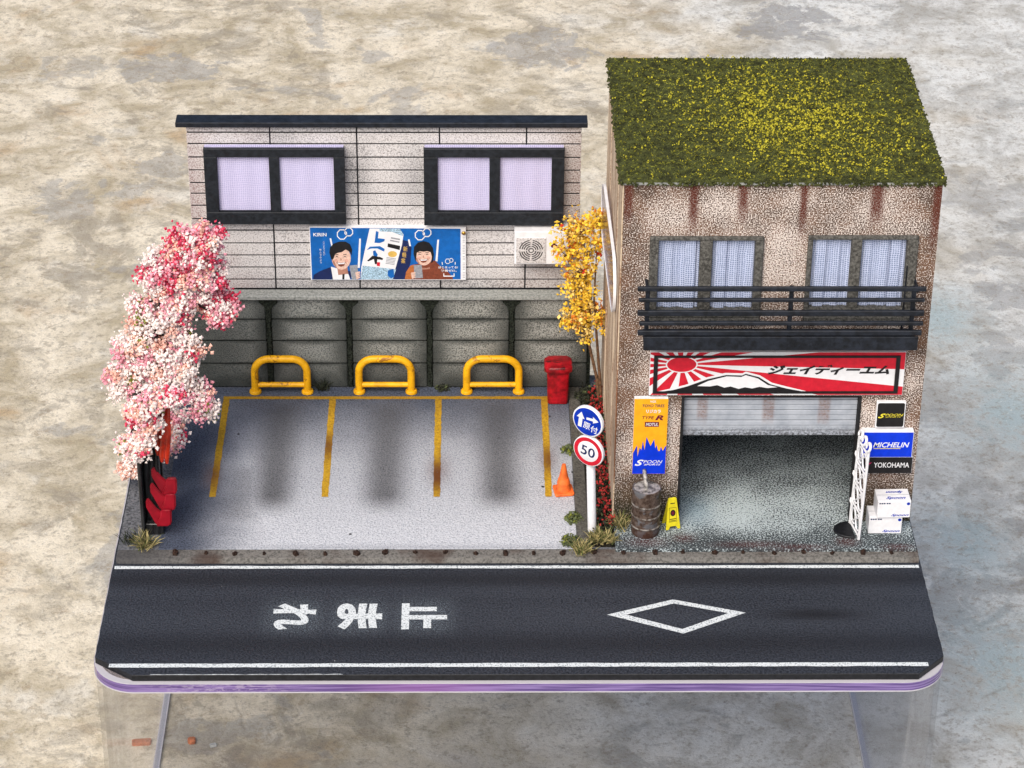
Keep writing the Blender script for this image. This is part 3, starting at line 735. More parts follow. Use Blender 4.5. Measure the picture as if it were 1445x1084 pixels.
# the two printed people (flat print, generic faces)
def face(cx, cy, rx, ry, hair, jaw, ls):
    pr('portrait_neck', [(cx-rx*.5,cy+ry*.4),(cx+rx*.55,cy+ry*.35),(cx+rx*.7,cy+ry*1.35),(cx-rx*.35,cy+ry*1.45)], 4, 'print_skin_shade')
    build('portrait_face', G().flat(ell(cx, cy, rx, ry, 20), bu(7.5145-.0009*5)), 'print_skin', t)
    for s_ in (-1, 1):
        ex = cx+s_*rx*.42-2
        pr('portrait_eye', [(ex-12,cy-ry*.08),(ex,cy-ry*.19),(ex+12,cy-ry*.08),(ex+8,cy-ry*.05),(ex,cy-ry*.11),(ex-8,cy-ry*.05)], 6, 'print_black')
        pr('portrait_brow', [(ex-14,cy-ry*.30),(ex+13,cy-ry*.32),(ex+12,cy-ry*.26),(ex-13,cy-ry*.25)], 6, 'print_black')
    pr('portrait_nose', [(cx-4,cy-ry*.05),(cx+6,cy+ry*.2),(cx-10,cy+ry*.22),(cx-7,cy+ry*.16)], 6, 'print_skin_shade')
    pr('portrait_mouth', [(cx-rx*.45,cy+ry*.36),(cx,cy+ry*.40),(cx+rx*.45,cy+ry*.34),(cx+rx*.28,cy+ry*.66),(cx-rx*.05,cy+ry*.74),(cx-rx*.30,cy+ry*.66)], 6, 'print_rust')
    pr('portrait_teeth', [(cx-rx*.40,cy+ry*.38),(cx,cy+ry*.42),(cx+rx*.40,cy+ry*.36),(cx+rx*.30,cy+ry*.50),(cx-rx*.30,cy+ry*.53)], 7, 'print_white')
    pr('portrait_hair', hair, 7, 'print_black')
    for s_ in (-1, 1):
        build('portrait_cheek', G().flat(ell(cx+s_*rx*.55, cy+ry*.22, rx*.20, ry*.14, 12), bu(7.5145-.0009*5.6)), 'print_blush', t)
        pr('portrait_fold', [(cx+s_*rx*.30,cy+ry*.20),(cx+s_*rx*.56,cy+ry*.42),(cx+s_*rx*.54,cy+ry*.52),(cx+s_*rx*.47,cy+ry*.42)][::s_], 6, 'print_skin_shade')
    pr('portrait_jaw', [(cx-rx*.98,cy+ry*.05),(cx-rx*.72,cy+ry*.30),(cx-rx*.45,cy+ry*.86),(cx,cy+ry*1.0),(cx-rx*.55,cy+ry*.86),(cx-rx*.85,cy+ry*.5)], 5.5, 'print_skin_shade')
pr('suit_jacket', [(104,560),(110,525),(160,495),(250,462),(290,520),(330,560)], 3, 'print_navy')
pr('suit_jacket', [(345,560),(372,490),(420,500),(400,560)], 3, 'print_navy')
pr('shirt', [(248,460),(285,470),(380,500),(400,560),(262,560)], 3.4, 'print_white')
face(332, 392, 76, 92, [(252,400),(240,350),(246,310),(275,280),(320,264),(370,264),(405,285),(420,325),(414,372),(402,345),(370,325),(340,345),(305,352),(285,362),(272,395),(262,405)], 0, 0)
pr('neck_tie', [(338,520),(356,516),(352,560),(336,560)], 4.4, 'print_black')
pr('can_in_hand', [(395,450),(458,445),(468,555),(412,560)], 6, 'print_grey')
for k in range(4): pr('printed_finger', [(440+2*k,505+14*k),(474,496+14*k),(482,504+14*k),(444+2*k,518+14*k)], 7, 'print_skin')
pr('knit_sweater', [(832,560),(845,500),(880,450),(930,440),(1010,425),(1075,412),(1110,450),(1170,490),(1215,545),(1215,560)], 3, 'print_rust')
pr('knit_sleeve', [(832,560),(845,500),(880,450),(912,442),(905,510),(880,560)], 3.5, 'print_orange_knit')
pr('roll_neck', [(945,440),(1010,428),(1072,410),(1085,440),(1010,470),(950,465)], 4.6, 'print_rust')
face(985, 372, 70, 78, [(922,420),(904,360),(910,305),(940,272),(985,260),(1030,272),(1058,312),(1066,360),(1058,420),(1044,432),(1050,380),(1040,345),(1012,338),(985,342),(955,338),(932,350),(926,385)], 0, 0)
pr('can_in_hand', [(905,448),(968,444),(978,548),(912,552)], 6, 'print_grey')
for k in range(4): pr('printed_finger', [(880+2*k,508+12*k),(912,500+12*k),(922,506+12*k),(886+2*k,520+12*k)], 7, 'print_skin')
g = G(); c = bu(7.50)(1302,194); g.lathe([(.0,0),(.03,.004),(.034,.012),(.022,.03),(.0,.034)], n=12); g.xf(Matrix.Translation(c) @ Matrix.Rotation(R(90), 4, 'X'))
build('pin', g, 'brass', t, smooth=50)

# ------------------------------------------------------------------ vent unit
t = thing('vent_unit', 'white wall vent box with round black slotted grille under the right window', 'vent', (.4, 7.5, 2.45))
build('casing', G().box(.0, .86, 7.28, 7.5865, 2.47, 3.06), 'white_card', t, bevel=.01)
build('fan_panel', G().box(.03, .50, 7.265, 7.2795, 2.50, 2.95), 'siding_board', t, bevel=.004)
for r in (.19, .155, .12, .085):
    for k in range(4):
        a0, a1 = R(90*k+8), R(90*k+82)
        q = G(); q.ring(ell(.265, 2.73, r, r, 12, a0, a1, False), ell(.265, 2.73, r-.017, r-.017, 12, a0, a1, False), wallplane(7.2642))
        q.f = q.f[:-1]
        build('grille_slot', q, 'print_black', t)
build('grille_hub', G().ring(ell(.265,2.73,.045,.045,16), ell(.265,2.73,.03,.03,16), wallplane(7.2642)), 'print_black', t)
q = G()
for a in (90, 210, 330): q.flat(ell(.63+.032*math.cos(R(a)), 2.82+.032*math.sin(R(a)), .026, .03, 10), wallplane(7.2785))
q.flat([(.618,2.82),(.642,2.82),(.642,2.90),(.618,2.90)], wallplane(7.2785))
build('vent_emblem', q, 'print_maroon', t)

# ------------------------------------------------------------------ the garage building
GX0, GX1, GY, GYB, GT = 1.47, 5.972, 3.40, 7.50, 5.87
t = thing('garage_building', 'brown speckled stucco garage with grass roof, balcony and half open shutter', 'garage', (3.7, 5.4, .15))
dx0, dx1, dz = 2.43, 5.07, 2.375
g = G(); th = .16
g.box(GX0, dx0, GY, GY+th, .151, dz); g.box(dx1, GX1, GY, GY+th, .151, dz)
fw = build('front_wall', G(), 'garage_stucco', t) if False else None
pan = ((1.99, 2.58), (2.76, 3.37)), ((4.19, 4.745), (4.895, 5.54))
wins = ((1.86, 3.49, 3.63, 5.05), (4.12, 5.70, 3.66, 5.065))
g.box(GX0, GX1, GY, GY+th, dz, 3.75); g.box(GX0, GX1, GY, GY+th, 5.0, GT)
g.box(GX0, 1.90, GY, GY+th, 3.75, 5.0); g.box(3.45, 4.16, GY, GY+th, 3.75, 5.0); g.box(5.66, GX1, GY, GY+th, 3.75, 5.0)
build('front_wall', g, 'garage_stucco', t)
g = G(); g.box(GX0, GX0+.16, GY+th+.001, GYB, .151, GT); build('side_wall', g, 'garage_side', t)
for k, (y0, y1) in enumerate(((3.405, 4.35), (4.39, 5.55), (5.6, 6.4), (6.45, 7.48))):
    build('side_board', G().box(GX0-.022-.006*(k % 2), GX0-.001, y0, y1, .155, GT-.01), 'garage_side', t, bevel=.006)
g = G(); g.box(GX1-.16, GX1, GY+th+.001, GYB, .151, GT); build('side_wall', g, 'garage_stucco', t)
g = G(); g.box(GX0+.161, GX1-.161, GYB-.15, GYB, .151, GT); build('rear_wall', g, 'garage_stucco', t)
g = G(); g.box(GX0+.161, GX1-.161, GY+th+.001, GYB-.151, 2.75, 2.87); build('inner_ceiling', g, 'dark_interior', t)
g = G(); g.box(GX0+.161, GX0+.18, GY+th+.002, GYB-.152, .152, 2.75); g.box(GX1-.18, GX1-.161, GY+th+.002, GYB-.152, .152, 2.75); g.box(GX0+.181, GX1-.181, GYB-.17, GYB-.151, .152, 2.75)
build('inner_lining', g, 'dark_interior', t)
build('roof_slab', G().box(GX0-.05, GX1+.03, GY-.03, GYB+.02, GT+.001, GT+.045), 'coping_concrete', t, bevel=.006)
# door jambs and shutter
g = G(); g.box(dx0-.012, dx0+.028, GY-.012, GY+.15, .155, dz); g.box(dx1-.028, dx1+.012, GY-.012, GY+.15, .155, dz); g.box(dx0+.028, dx1-.028, GY-.008, GY+.15, dz-.022, dz+.006)
build('door_jamb', g, 'door_jamb', t)
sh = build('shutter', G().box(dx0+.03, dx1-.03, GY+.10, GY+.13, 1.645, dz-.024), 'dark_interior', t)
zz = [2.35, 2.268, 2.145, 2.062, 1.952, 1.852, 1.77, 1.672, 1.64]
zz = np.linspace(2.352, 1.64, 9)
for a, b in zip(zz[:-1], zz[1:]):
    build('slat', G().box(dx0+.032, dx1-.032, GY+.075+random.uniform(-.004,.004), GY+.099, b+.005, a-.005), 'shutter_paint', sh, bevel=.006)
# windows
for (x0, x1, z0, z1), pp in zip(wins, pan):
    w = build('window', G().box(x0+.03, x1-.03, GY+.11, GY+.13, z0+.1, z1-.05), 'dark_interior', t)
    pz0, pz1 = z0+.235, z1-.055
    f = G(); ya, yb = GY-.055, GY+.10
    f.box(x0, x1, ya, yb, pz1, z1); f.box(x0, x1, ya-.02, yb, z0, z0+.10); f.box(x0, x1, ya+.012, yb, z0+.10, pz0)
    f.box(x0, pp[0][0], ya+.002, yb, pz0, pz1); f.box(pp[0][1], pp[1][0], ya+.004, yb, pz0, pz1); f.box(pp[1][1], x1, ya+.002, yb, pz0, pz1)
    build('frame', f, 'garage_frame', w, bevel=.012)
    for a, b in pp:
        g = G(); n = 30; v_ = []
        for i in range(n+1):
            x = a-.01+(b-a+.02)*i/n
            y = GY+.045+.014*math.sin(i*.55+a*3)+.008*math.sin(i*1.7)
            v_ += [(x, y, pz0-.02), (x+.01*math.sin(i), y+.01, pz1+.02)]
        g.addm(v_, [(2*i, 2*i+2, 2*i+3, 2*i+1) for i in range(n)])
        build('curtain', g, 'curtain_gauze', w, smooth=80)
        fold = a+(b-a)*(.66 if a < 2.5 or a > 4.8 else .1)
        build('curtain_fold', G().box(fold, fold+.14, GY+.014, GY+.0155, pz0-.01, pz1+.01), 'curtain_gauze', w)
# balcony
bal = build('balcony', G().box(1.80, 5.74, 2.99, GY-.001, 3.43, 3.53), 'balcony_black', t, bevel=.008)
def bar(x0, x1, y0, y1, z0, z1, name='rail'): return build(name, G().box(x0, x1, y0, y1, z0, z1), 'balcony_black', bal, bevel=.01)
build('fascia', G().box(1.79, 5.75, 2.955, 2.989, 3.415, 3.64), 'balcony_black', bal, bevel=.006)
for x0, x1, z, h in ((1.68,5.80,4.425,.035),(1.70,5.79,4.245,.027),(1.69,5.80,4.03,.042),(1.72,5.80,3.86,.03),(1.70,5.79,3.705,.04)):
    o = bar(x0, x1, 2.945, 3.0, z-h, z+h); o.rotation_euler = (0, 0, 0)
for x in (1.83, 3.885, 5.64): bar(x-.032, x+.032, 3.001, 3.055, 3.532, 4.44, 'post')
for x in (1.83, 5.70):
    for z in (4.33, 3.95): bar(x-.02, x+.02, 3.056, GY-.002, z-.025, z+.025, 'return_rail')
bar(5.55, 5.58, 3.34, GY-.03, 3.532, 4.60, 'wall_post')

# grass roof (stuff): fibres and flock crumbs lying every way, yellow flowers thickest right of the middle
def crumbs(P, S, squash=1.0, seed=0, flat=False):
    """one irregular little 8-faced crumb at each point P (n x 3) of size S (n)"""
    r = np.random.default_rng(seed); n = len(P)
    base = np.array([(1,0,0),(-1,0,0),(0,1,0),(0,-1,0),(0,0,1),(0,0,-1)], float)
    fs = np.array([(0,2,4),(2,1,4),(1,3,4),(3,0,4),(2,0,5),(1,2,5),(3,1,5),(0,3,5)])
    q = r.normal(size=(n, 4)); q /= np.linalg.norm(q, axis=1)[:, None]
    w, x, y, z = q.T
    Rm = np.stack([np.stack([1-2*(y*y+z*z), 2*(x*y-z*w), 2*(x*z+y*w)], -1), np.stack([2*(x*y+z*w), 1-2*(x*x+z*z), 2*(y*z-x*w)], -1), np.stack([2*(x*z-y*w), 2*(y*z+x*w), 1-2*(x*x+y*y)], -1)], 1)
    sc = r.uniform(.55, 1.35, size=(n, 6, 1))
    an = np.ones((n, 1, 3)); 
    if flat: an[:, 0, 2] = .25
    V = base[None]*sc*an
    V = np.einsum('nij,nkj->nki', Rm, V)*np.asarray(S)[:, None, None] + P[:, None, :]
    F = (fs[None] + (np.arange(n)*6)[:, None, None]).reshape(-1, 3)
    g_ = G(); g_.v = V.reshape(-1, 3).tolist(); g_.f = F.tolist(); return g_
def blades(P, D, w, seed=0):
    """one thin triangle-pair blade at each root P with tip offset D"""
    r = np.random.default_rng(seed); n = len(P)
    side = np.cross(D, r.normal(size=(n, 3))); side /= np.linalg.norm(side, axis=1)[:, None]+1e-9
    side *= np.asarray(w)[:, None] if np.ndim(w) else w
    mid = P + D*.55 + np.array([0, 0, 1])*np.linalg.norm(D, axis=1)[:, None]*.10
    V = np.stack([P-side, P+side, mid+side*.7, mid-side*.7, P+D], 1)
    F = []
    for i in range(n): b = 5*i; F += [(b, b+1, b+2, b+3), (b+3, b+2, b+4)]
    g_ = G(); g_.v = V.reshape(-1, 3).tolist(); g_.f = F; return g_
RZ = GT+.045
rt = thing('roof_grass', 'thick olive green grass mat with yellow flowers covering the garage roof', 'grass roof', (3.7, 5.4, RZ))
def roof_pts(n, j=.02): 
    return np.stack([rng.uniform(GX0-.05, GX1+.03, n), rng.uniform(GY-.03, GYB+.02, n), RZ + rng.uniform(0, j, n)], 1)
build('turf_mat', G().box(GX0-.048, GX1+.028, GY-.03, GYB+.018, RZ+.001, RZ+.035), 'roof_green', rt)
P_ = roof_pts(34000, .028); P_[:, 2] += .015
build('grass', crumbs(P_, rng.uniform(.010, .022, len(P_)), seed=1), 'roof_green', rt, kind='stuff')
P_ = roof_pts(9000, .04); P_[:, 2] += .02
D_ = rng.normal(size=(9000, 3))*np.array([.035, .035, .012]); D_[:, 2] = np.abs(D_[:, 2])+.003
build('grass', blades(P_, D_, .006, 2), 'roof_green_light', rt, kind='stuff')
P_ = roof_pts(16000, .03); P_[:, 2] += .025
dens = np.exp(-(((P_[:, 0]-4.1)/1.3)**2+((P_[:, 1]-5.2)/1.5)**2))
P_ = P_[rng.uniform(size=len(P_)) < .10+.55*dens]
build('grass', crumbs(P_, rng.uniform(.010, .020, len(P_)), seed=3), 'roof_olive_yellow', rt, kind='stuff')
P_ = roof_pts(9000, .03); P_[:, 2] += .045
dens = np.exp(-(((P_[:, 0]-4.0-(5.2-P_[:, 1])*.15)/1.15)**2+((P_[:, 1]-5.2)/1.35)**2))*(.4+.6*(np.sin(P_[:, 0]*5+P_[:, 1]*3)*np.sin(P_[:, 1]*4-P_[:, 0]*2)*.5+.5)*1.3)
P_ = P_[rng.uniform(size=len(P_)) < .012+.72*dens]
cl = np.repeat(P_, 2, 0)+rng.normal(size=(len(P_)*2, 3))*np.array([.02, .02, .006])
build('yellow_flowers', crumbs(cl, rng.uniform(.009, .022, len(cl)), seed=4), 'roof_yellow', rt, kind='stuff')
n = 900; P_ = np.stack([rng.uniform(GX0-.05, GX1+.03, n), np.full(n, GY-.03)+rng.uniform(-.03, .02, n), RZ+rng.uniform(-.045, .03, n)], 1)
keep = rng.uniform(size=n) < .35+.5*(np.sin(P_[:, 0]*4.1)*np.sin(P_[:, 0]*1.7+1) > 0)
build('hanging_grass', crumbs(P_[keep], rng.uniform(.015, .03, keep.sum()), seed=5), 'roof_green', rt, kind='stuff')
n = 700; yy_ = rng.uniform(GY, GYB, n)
P_ = np.stack([np.where(rng.uniform(size=n) < .5, GX0-.055, GX1+.035)+rng.normal(size=n)*.012, yy_, RZ+rng.uniform(-.05, .04, n)], 1)
build('hanging_grass', crumbs(P_, rng.uniform(.015, .03, n), seed=6), 'roof_green', rt, kind='stuff')

# oval plate standing off the garage's left side
pl = rrect(-1.5, 1.5, -.48, .48, .475, 12); pi_ = rrect(-1.475, 1.475, -.455, .455, .45, 12)
t = thing('oval_plate', 'long pale rounded plate with white rim standing off the garage side wall', 'wall plate', (1.385, 5.40, 3.80), rot=(R(0), 0, R(1)))
g = G(); g.prism(pi_, 'yz', -.012, .012); build('plate', g, 'acrylic_top', t, local=True, smooth=40)
n_ = len(pl); o_, i_ = pl, pi_
g = G(); g.addm([(-.022, a, b) for a, b in o_]+[(.022, a, b) for a, b in o_]+[(-.022, a, b) for a, b in i_]+[(.022, a, b) for a, b in i_],
    sum([[(k, (k+1) % n_, n_+(k+1) % n_, n_+k), (2*n_+(k+1) % n_, 2*n_+k, 3*n_+k, 3*n_+(k+1) % n_), (n_+k, n_+(k+1) % n_, 3*n_+(k+1) % n_, 3*n_+k), ((k+1) % n_, k, 2*n_+k, 2*n_+(k+1) % n_)] for k in range(n_)], []))
build('rim', g, 'white_paint', t, local=True, smooth=40)
for y_ in (-1, 1):
    g = G(); g.tube([(.013, y_, .1), (.055, y_, .1)], .02, 8); build('bracket', g, 'black_paint', t, local=True)

# ------------------------------------------------------------------ signs on the garage
def board(name, label, x0, x1, z0, z1, d, mat_side, mat_face, border=0, cat='sign', rnd=0):
    tt = thing(name, label, cat, ((x0+x1)/2, GY-d/2, z0))
    build('panel', G().box(x0, x1, GY-d, GY-.0015, z0, z1), mat_side, tt, bevel=.004)
    fr = wallplane(GY-d-.0012)
    if rnd: pl = rrect(x0+border, x1-border, z0+border, z1-border, rnd, 4)
    else: pl = [(x0+border, z0+border), (x1-border, z0+border), (x1-border, z1-border), (x0+border, z1-border)]
    build('face', G().flat(pl, fr), mat_face, tt)
    return tt, (lambda k: wallplane(GY-d-.0012-.0014*k))
# sunburst sign
x0, x1, z0, z1 = 1.925, 5.665, 2.43, 3.165
t, L = board('shop_sign', 'wide red and white sunburst sign with black mountain and black Japanese lettering', x0, x1, z0, z1, .06, 'print_white', 'print_white')
cx, cz = 2.39, 2.955
for k in range(16):
    a = R(22.5*k+4); h = R(6.6)
    far = 9
    tri = [(cx, cz), (cx+far*math.cos(a-h), cz+far*math.sin(a-h)*.55), (cx+far*math.cos(a+h), cz+far*math.sin(a+h)*.55)]
    p = clip(tri, x0+.004, x1-.004, z0+.004, z1-.004)
    if len(p) > 2: build('sun_ray', G().flat(p, L(1)), 'print_red', t)
build('sun_disc', G().flat(ell(cx, cz, .215, .125, 32), L(3)), 'print_red', t)
build('sun_halo', G().ring(ell(cx, cz, .235, .14, 32), ell(cx, cz, .215, .125, 32), L(3)), 'print_white', t)
S = lambda a, b: (1.925+(a-125)/(1358-125)*3.74, 3.165-(b-50)/(255-50)*.735)
out = [S(*p) for p in ((148,240),(235,222),(300,205),(400,170),(490,148),(575,150),(590,142),(660,160),(720,195),(800,215),(900,238),(900,243),(148,243))]
build('mountain_edge', G().flat(out[::-1], L(2)), 'print_white', t)
blk = [S(*p) for p in ((150,241),(240,230),(310,212),(405,178),(495,158),(572,160),(590,152),(655,168),(712,202),(790,222),(870,236),(870,243),(150,243))]
build('mountain', G().flat(blk[::-1], L(4)), 'print_black', t)
snow = [S(*p) for p in ((358,210),(410,186),(498,164),(570,167),(590,158),(650,174),(700,205),(748,216),(700,220),(660,214),(625,222),(590,216),(560,224),(520,212),(490,218),(455,206),(420,212))]
build('snow_cap', G().flat(snow[::-1], L(5)), 'print_white', t)
fr_ = G(); fx0, fx1, fz0, fz1 = x0+.055, x1-.075, z0+.035, z1-.055
fr_.box(fx0, fx1, GY-.078, GY-.0665, fz1-.036, fz1); fr_.box(fx0, fx1, GY-.078, GY-.0665, fz0, fz0+.036)
fr_.box(fx0, fx0+.06, GY-.0785, GY-.0665, fz0, fz1); fr_.box(fx1-.062, fx1, GY-.0785, GY-.0665, fz0, fz1)
build('frame', fr_, 'print_black', t)
build('lettering', text_g('ジェイディーエム', 3.66, 5.44, 2.785, 2.955, L(6), shear=.35, fat=.042), 'print_black', t)
# tall yellow and blue banner
x0, x1, z0, z1 = 1.715, 2.215, 1.068, 2.385
t, L = board('sponsor_banner', 'tall yellow banner sign with jagged blue lower half and sponsor names', x0, x1, z0, z1, .09, 'white_card', 'print_yellow', cat='sign')
Q = lambda a, b: (x0+(a-100)/(490-100)*(x1-x0), z1-(b-100)/(955-100)*(z1-z0))
jag = [(100,955),(490,955),(490,625),(470,650),(450,690),(425,640),(415,690),(395,690),(375,620),(360,660),(345,555),(305,635),(255,530),(238,680),(215,580),(200,680),(180,650),(158,755),(148,625),(105,715)]
build('blue_field', G().flat([Q(a*1.0+(2 if a == 100 else 0)-(3 if a == 490 else 0), b-(2 if b == 955 else 0)) for a, b in jag], L(1)), 'print_blue', t)
def bl(txt, a, b, c, d, mat, k=2, **kw):
    p, q = Q(a, d), Q(b, c); build('lettering', text_g(txt, p[0], q[0], p[1], q[1], L(k), **kw), mat, t)
bl('NGK', 285, 352, 118, 142, 'print_white', fat=.02)
bl('TOYO TIRES', 192, 448, 162, 194, 'print_navy', shear=.15, fat=.015)
bl('リジカラ', 240, 408, 220, 260, 'print_white', fat=.03)
bl('TYPE', 195, 335, 294, 328, 'print_maroon', shear=.2, fat=.01); bl('R', 345, 440, 284, 340, 'print_maroon', shear=.3, fat=.04)
p, q = Q(230, 415), Q(393, 360); build('name_plate', G().flat([(p[0],p[1]),(q[0],p[1]),(q[0],q[1]),(p[0],q[1])], L(1)), 'print_maroon', t)
bl('MOTUL', 242, 384, 370, 406, 'print_white', 2, shear=.15, fat=.015)
bl('S', 128, 235, 790, 860, 'print_white', shear=.4, fat=.03); bl('POON', 228, 452, 796, 832, 'print_white', shear=.3, fat=.005); bl('SPORTS', 235, 432, 838, 856, 'print_white', shear=.4, fat=.02)
# three small signs at the right of the door
t, L = board('black_square_sign', 'small square black sign with thin yellow lettering above the blue sign', 5.305, 5.735, 1.868, 2.31, .07, 'white_card', 'print_black', .014, rnd=.03)
build('lettering', text_g('S', 5.335, 5.45, 2.035, 2.115, L(1), shear=.5, fat=.03), 'print_lemon', t)
build('lettering', text_g('POON', 5.44, 5.71, 2.07, 2.112, L(1), shear=.35, fat=.0), 'print_lemon', t)
build('lettering', text_g('SPORTS', 5.44, 5.68, 2.046, 2.063, L(1), shear=.4), 'print_lemon', t)
t, L = board('blue_tyre_sign', 'blue rectangular sign with white slanted lettering between two black signs', 5.115, 5.885, 1.382, 1.83, .13, 'white_card', 'print_blue', .008)
build('lettering', text_g('MICHELIN', 5.29, 5.83, 1.56, 1.65, L(1), shear=.28, fat=.018), 'print_white', t)
build('underline', G().flat([(5.30,1.535),(5.70,1.535),(5.703,1.545),(5.303,1.545)], L(1)), 'print_lemon', t)
t, L = board('black_tyre_sign', 'black rectangular sign with white capitals and red mark below the blue sign', 5.125, 5.905, 1.085, 1.375, .11, 'white_card', 'print_black', .004)
build('lettering', text_g('YOKOHAMA', 5.33, 5.86, 1.19, 1.28, L(1), fat=.008), 'print_white', t)
build('red_mark', G().flat([(5.195,1.285),(5.235,1.262),(5.305,1.285),(5.25,1.235),(5.205,1.195),(5.225,1.245)], L(1)), 'print_magenta', t)

# ------------------------------------------------------------------ white scrolled stand by the door
t = thing('scroll_stand', 'thin white pierced stand with curled top on a black base beside the door', 'stand', (0,0,0))
A, B = Vector((5.045, 3.33, .16)), Vector((5.135, 2.86, .16)); AB = B-A; ln = AB.length
H_ = 1.57
def gp(u, v, w=0):
    p = A+AB*(u/ln)+Vector((0, 0, v)); nrm = Vector((AB.y, -AB.x, 0)).normalized(); p = p+nrm*w
    p.x += .035*v/H_; return tuple(p)
g = G()
for u in (0.02, ln-.02): g.tube([gp(u, 0), gp(u, H_*.5), gp(u, H_)], .022, 6)
build('side_post', g, 'white_paint', t, smooth=50) if False else None
for u in (0.02, ln-.02):
    q = G(); q.tube([gp(u, 0.01), gp(u, H_*.5), gp(u, H_)], .022, 6); build('side_post', q, 'white_paint', t, smooth=50)
for v in (.05, .42, .78, 1.14, 1.5):
    q = G(); q.tube([gp(.02, v), gp(ln-.02, v)], .017, 6); build('cross_bar', q, 'white_paint', t, smooth=50)
for i, v in enumerate((.235, .60, .96, 1.32)):
    q = G()
    for s_ in (-1, 1):
        q.tube([gp(ln/2+s_*.10+.09*math.cos(a), v+.13*math.sin(a)) for a in np.linspace(0, 5.2, 12)], .015, 5)
    q.tube([gp(.06, v-.15), gp(ln-.06, v+.15)], .013, 5)
    build('scroll', q, 'white_paint', t, smooth=50)
for u in (.06, ln/2, ln-.05):
    q = G(); q.tube([gp(u+.065*math.cos(a), H_+.055+.062*math.sin(a), -.02*math.sin(a)) for a in np.linspace(-1.3, 3.9, 12)], [.022]*10+[.018, .012], 6); build('curl', q, 'white_paint', t, smooth=50)
for v in (.36, .85, 1.2):
    q = G(); q.tube([gp(0, v), gp(-.05, v+.02), gp(-.06, v+.07)], [.02, .022, .012], 6); build('hook', q, 'white_paint', t, smooth=50)
b_ = G(); b_.prism([(5.11,2.93)]+[(5.06+.22*math.cos(a)*1.0, 3.13+.22*math.sin(a)) for a in np.linspace(R(285), R(95), 14)][::-1] if False else
    [(5.07+.02, 2.92)]+[(5.04, 3.36)]+[(5.05+.27*math.cos(a), 3.14+.22*math.sin(a)) for a in np.linspace(R(100), R(260), 12)], 'xy', .1515, .185)
build('base_plate', b_, 'black_paint', t, bevel=.008)

# ------------------------------------------------------------------ boxes
def carton(name, label, x, y, z, rz, w, d, h):
    tt = thing(name, label, 'box', (x, y, z), rz if rz else .001)
    build('carton', G().box(-w/2, w/2, 0, d, 0, h), 'white_paint', tt, bevel=.008, local=True)
    fr = wallplane(-.0015); top = floorplane(h+.0015)
    build('lettering', text_g('Spoon', -w*.08, w*.46, .02, .072, fr, shear=.45, fat=.03), 'print_deep_blue', tt, local=True)
    build('lettering', text_g('■■■ ■■', -w*.46, -w*.12, h-.05, h-.028, fr), 'print_navy', tt, local=True)
    build('badge', G().flat(ell(w*.42, h-.05, .026, .026, 14), fr), 'print_deep_blue', tt, local=True)
    build('lettering', text_g('Spoon', -w*.24, w*.36, d*.12, d*.38, top, shear=.45, fat=.03), 'print_deep_blue', tt, local=True)
    build('lettering', text_g('Spoon', -w*.2, w*.32, d*.62, d*.84, top, shear=.5, fat=.04, rot=math.pi), 'print_deep_blue', tt, local=True)
    build('flap_seam', G().box(-w/2+.004, w/2-.004, d*.5-.003, d*.5+.003, h+.0005, h+.003), 'print_grey', tt, local=True)
    return tt
carton('carton_box', 'lower white box with blue lettering standing on the garage forecourt', 5.545, 3.06, .1515, .001, .50, .32, .30)
carton('carton_box', 'upper white box with blue lettering stacked askew on another white box', 5.65, 3.035, .4545, .03, .50, .34, .30)

# ------------------------------------------------------------------ barrel with a pipe
t = thing('oil_barrel', 'rusty brown oil barrel with pale hoops under the yellow banner', 'barrel', (1.935, 3.13, .151))
pf = [(.0,.151),(.205,.151),(.212,.17),(.214,.30),(.214,.90),(.220,.935),(.212,.955),(.198,.95),(.194,.84),(.06,.84),(.0,.835)]
build('drum', G().lathe(pf[:9], (1.935, 3.13), 32), 'barrel_rust', t, smooth=40)
build('dished_lid', G().lathe([(.1965,.94),(.17,.905),(.10,.872),(.03,.862),(.0,.862)][::-1], (1.935, 3.13), 32), 'dull_silver', t, smooth=60)
for z in (.31, .50, .69): build('hoop', G().lathe([(.2145,z-.012),(.226,z-.006),(.226,z+.006),(.2145,z+.012)], (1.935, 3.13), 32), 'hoop_metal', t, smooth=40)
g = G(); g.tube([(1.93,3.08,.86),(1.925,3.10,.98),(1.91,3.14,1.08),(1.90,3.22,1.13),(1.90,3.30,1.14)], [.035,.034,.032,.032,.03], 10)
build('bent_pipe', g, 'dull_silver', None, smooth=50, loc=(1.93,3.08,.86), label='short bent metal pipe rising from the top of the rusty barrel', cat='pipe')

# ------------------------------------------------------------------ folding caution sign
t = thing('caution_sign', 'yellow folding floor sign with black symbol beside the barrel', 'floor sign', (2.335, 3.27, .151), rz=R(14))
def leaf(name, lean):
    q = G(); n = 0
    pl = [(-.115,0),(-.07,0),(-.045,.05),(.045,.05),(.07,0),(.115,0),(.065,.50),(.05,.515),(-.05,.515),(-.065,.50)]
    q.prism(pl, 'xz', -.012, .012)
    M_ = Matrix.Rotation(lean, 4, 'X')
    M_ = Matrix.Translation((0, 0, .51)) @ M_ @ Matrix.Translation((0, 0, -.51))
    q.xf(M_); return build(name, q, 'caution_yellow', t, bevel=.004, local=True), M_
fp, M_ = leaf('front_leaf', R(-11)); leaf('rear_leaf', R(11))
def cs(poly, mat, k=1, nm='symbol'): build(nm, G().flat(poly, lambda u, v: tuple(M_ @ Vector((u, -.0125-.001*k, v)))), mat, fp, local=True)
cs(ell(0, .27, .042, .052, 16), 'print_black'); cs(ell(0, .27, .024, .030, 12), 'print_maroon', 2)
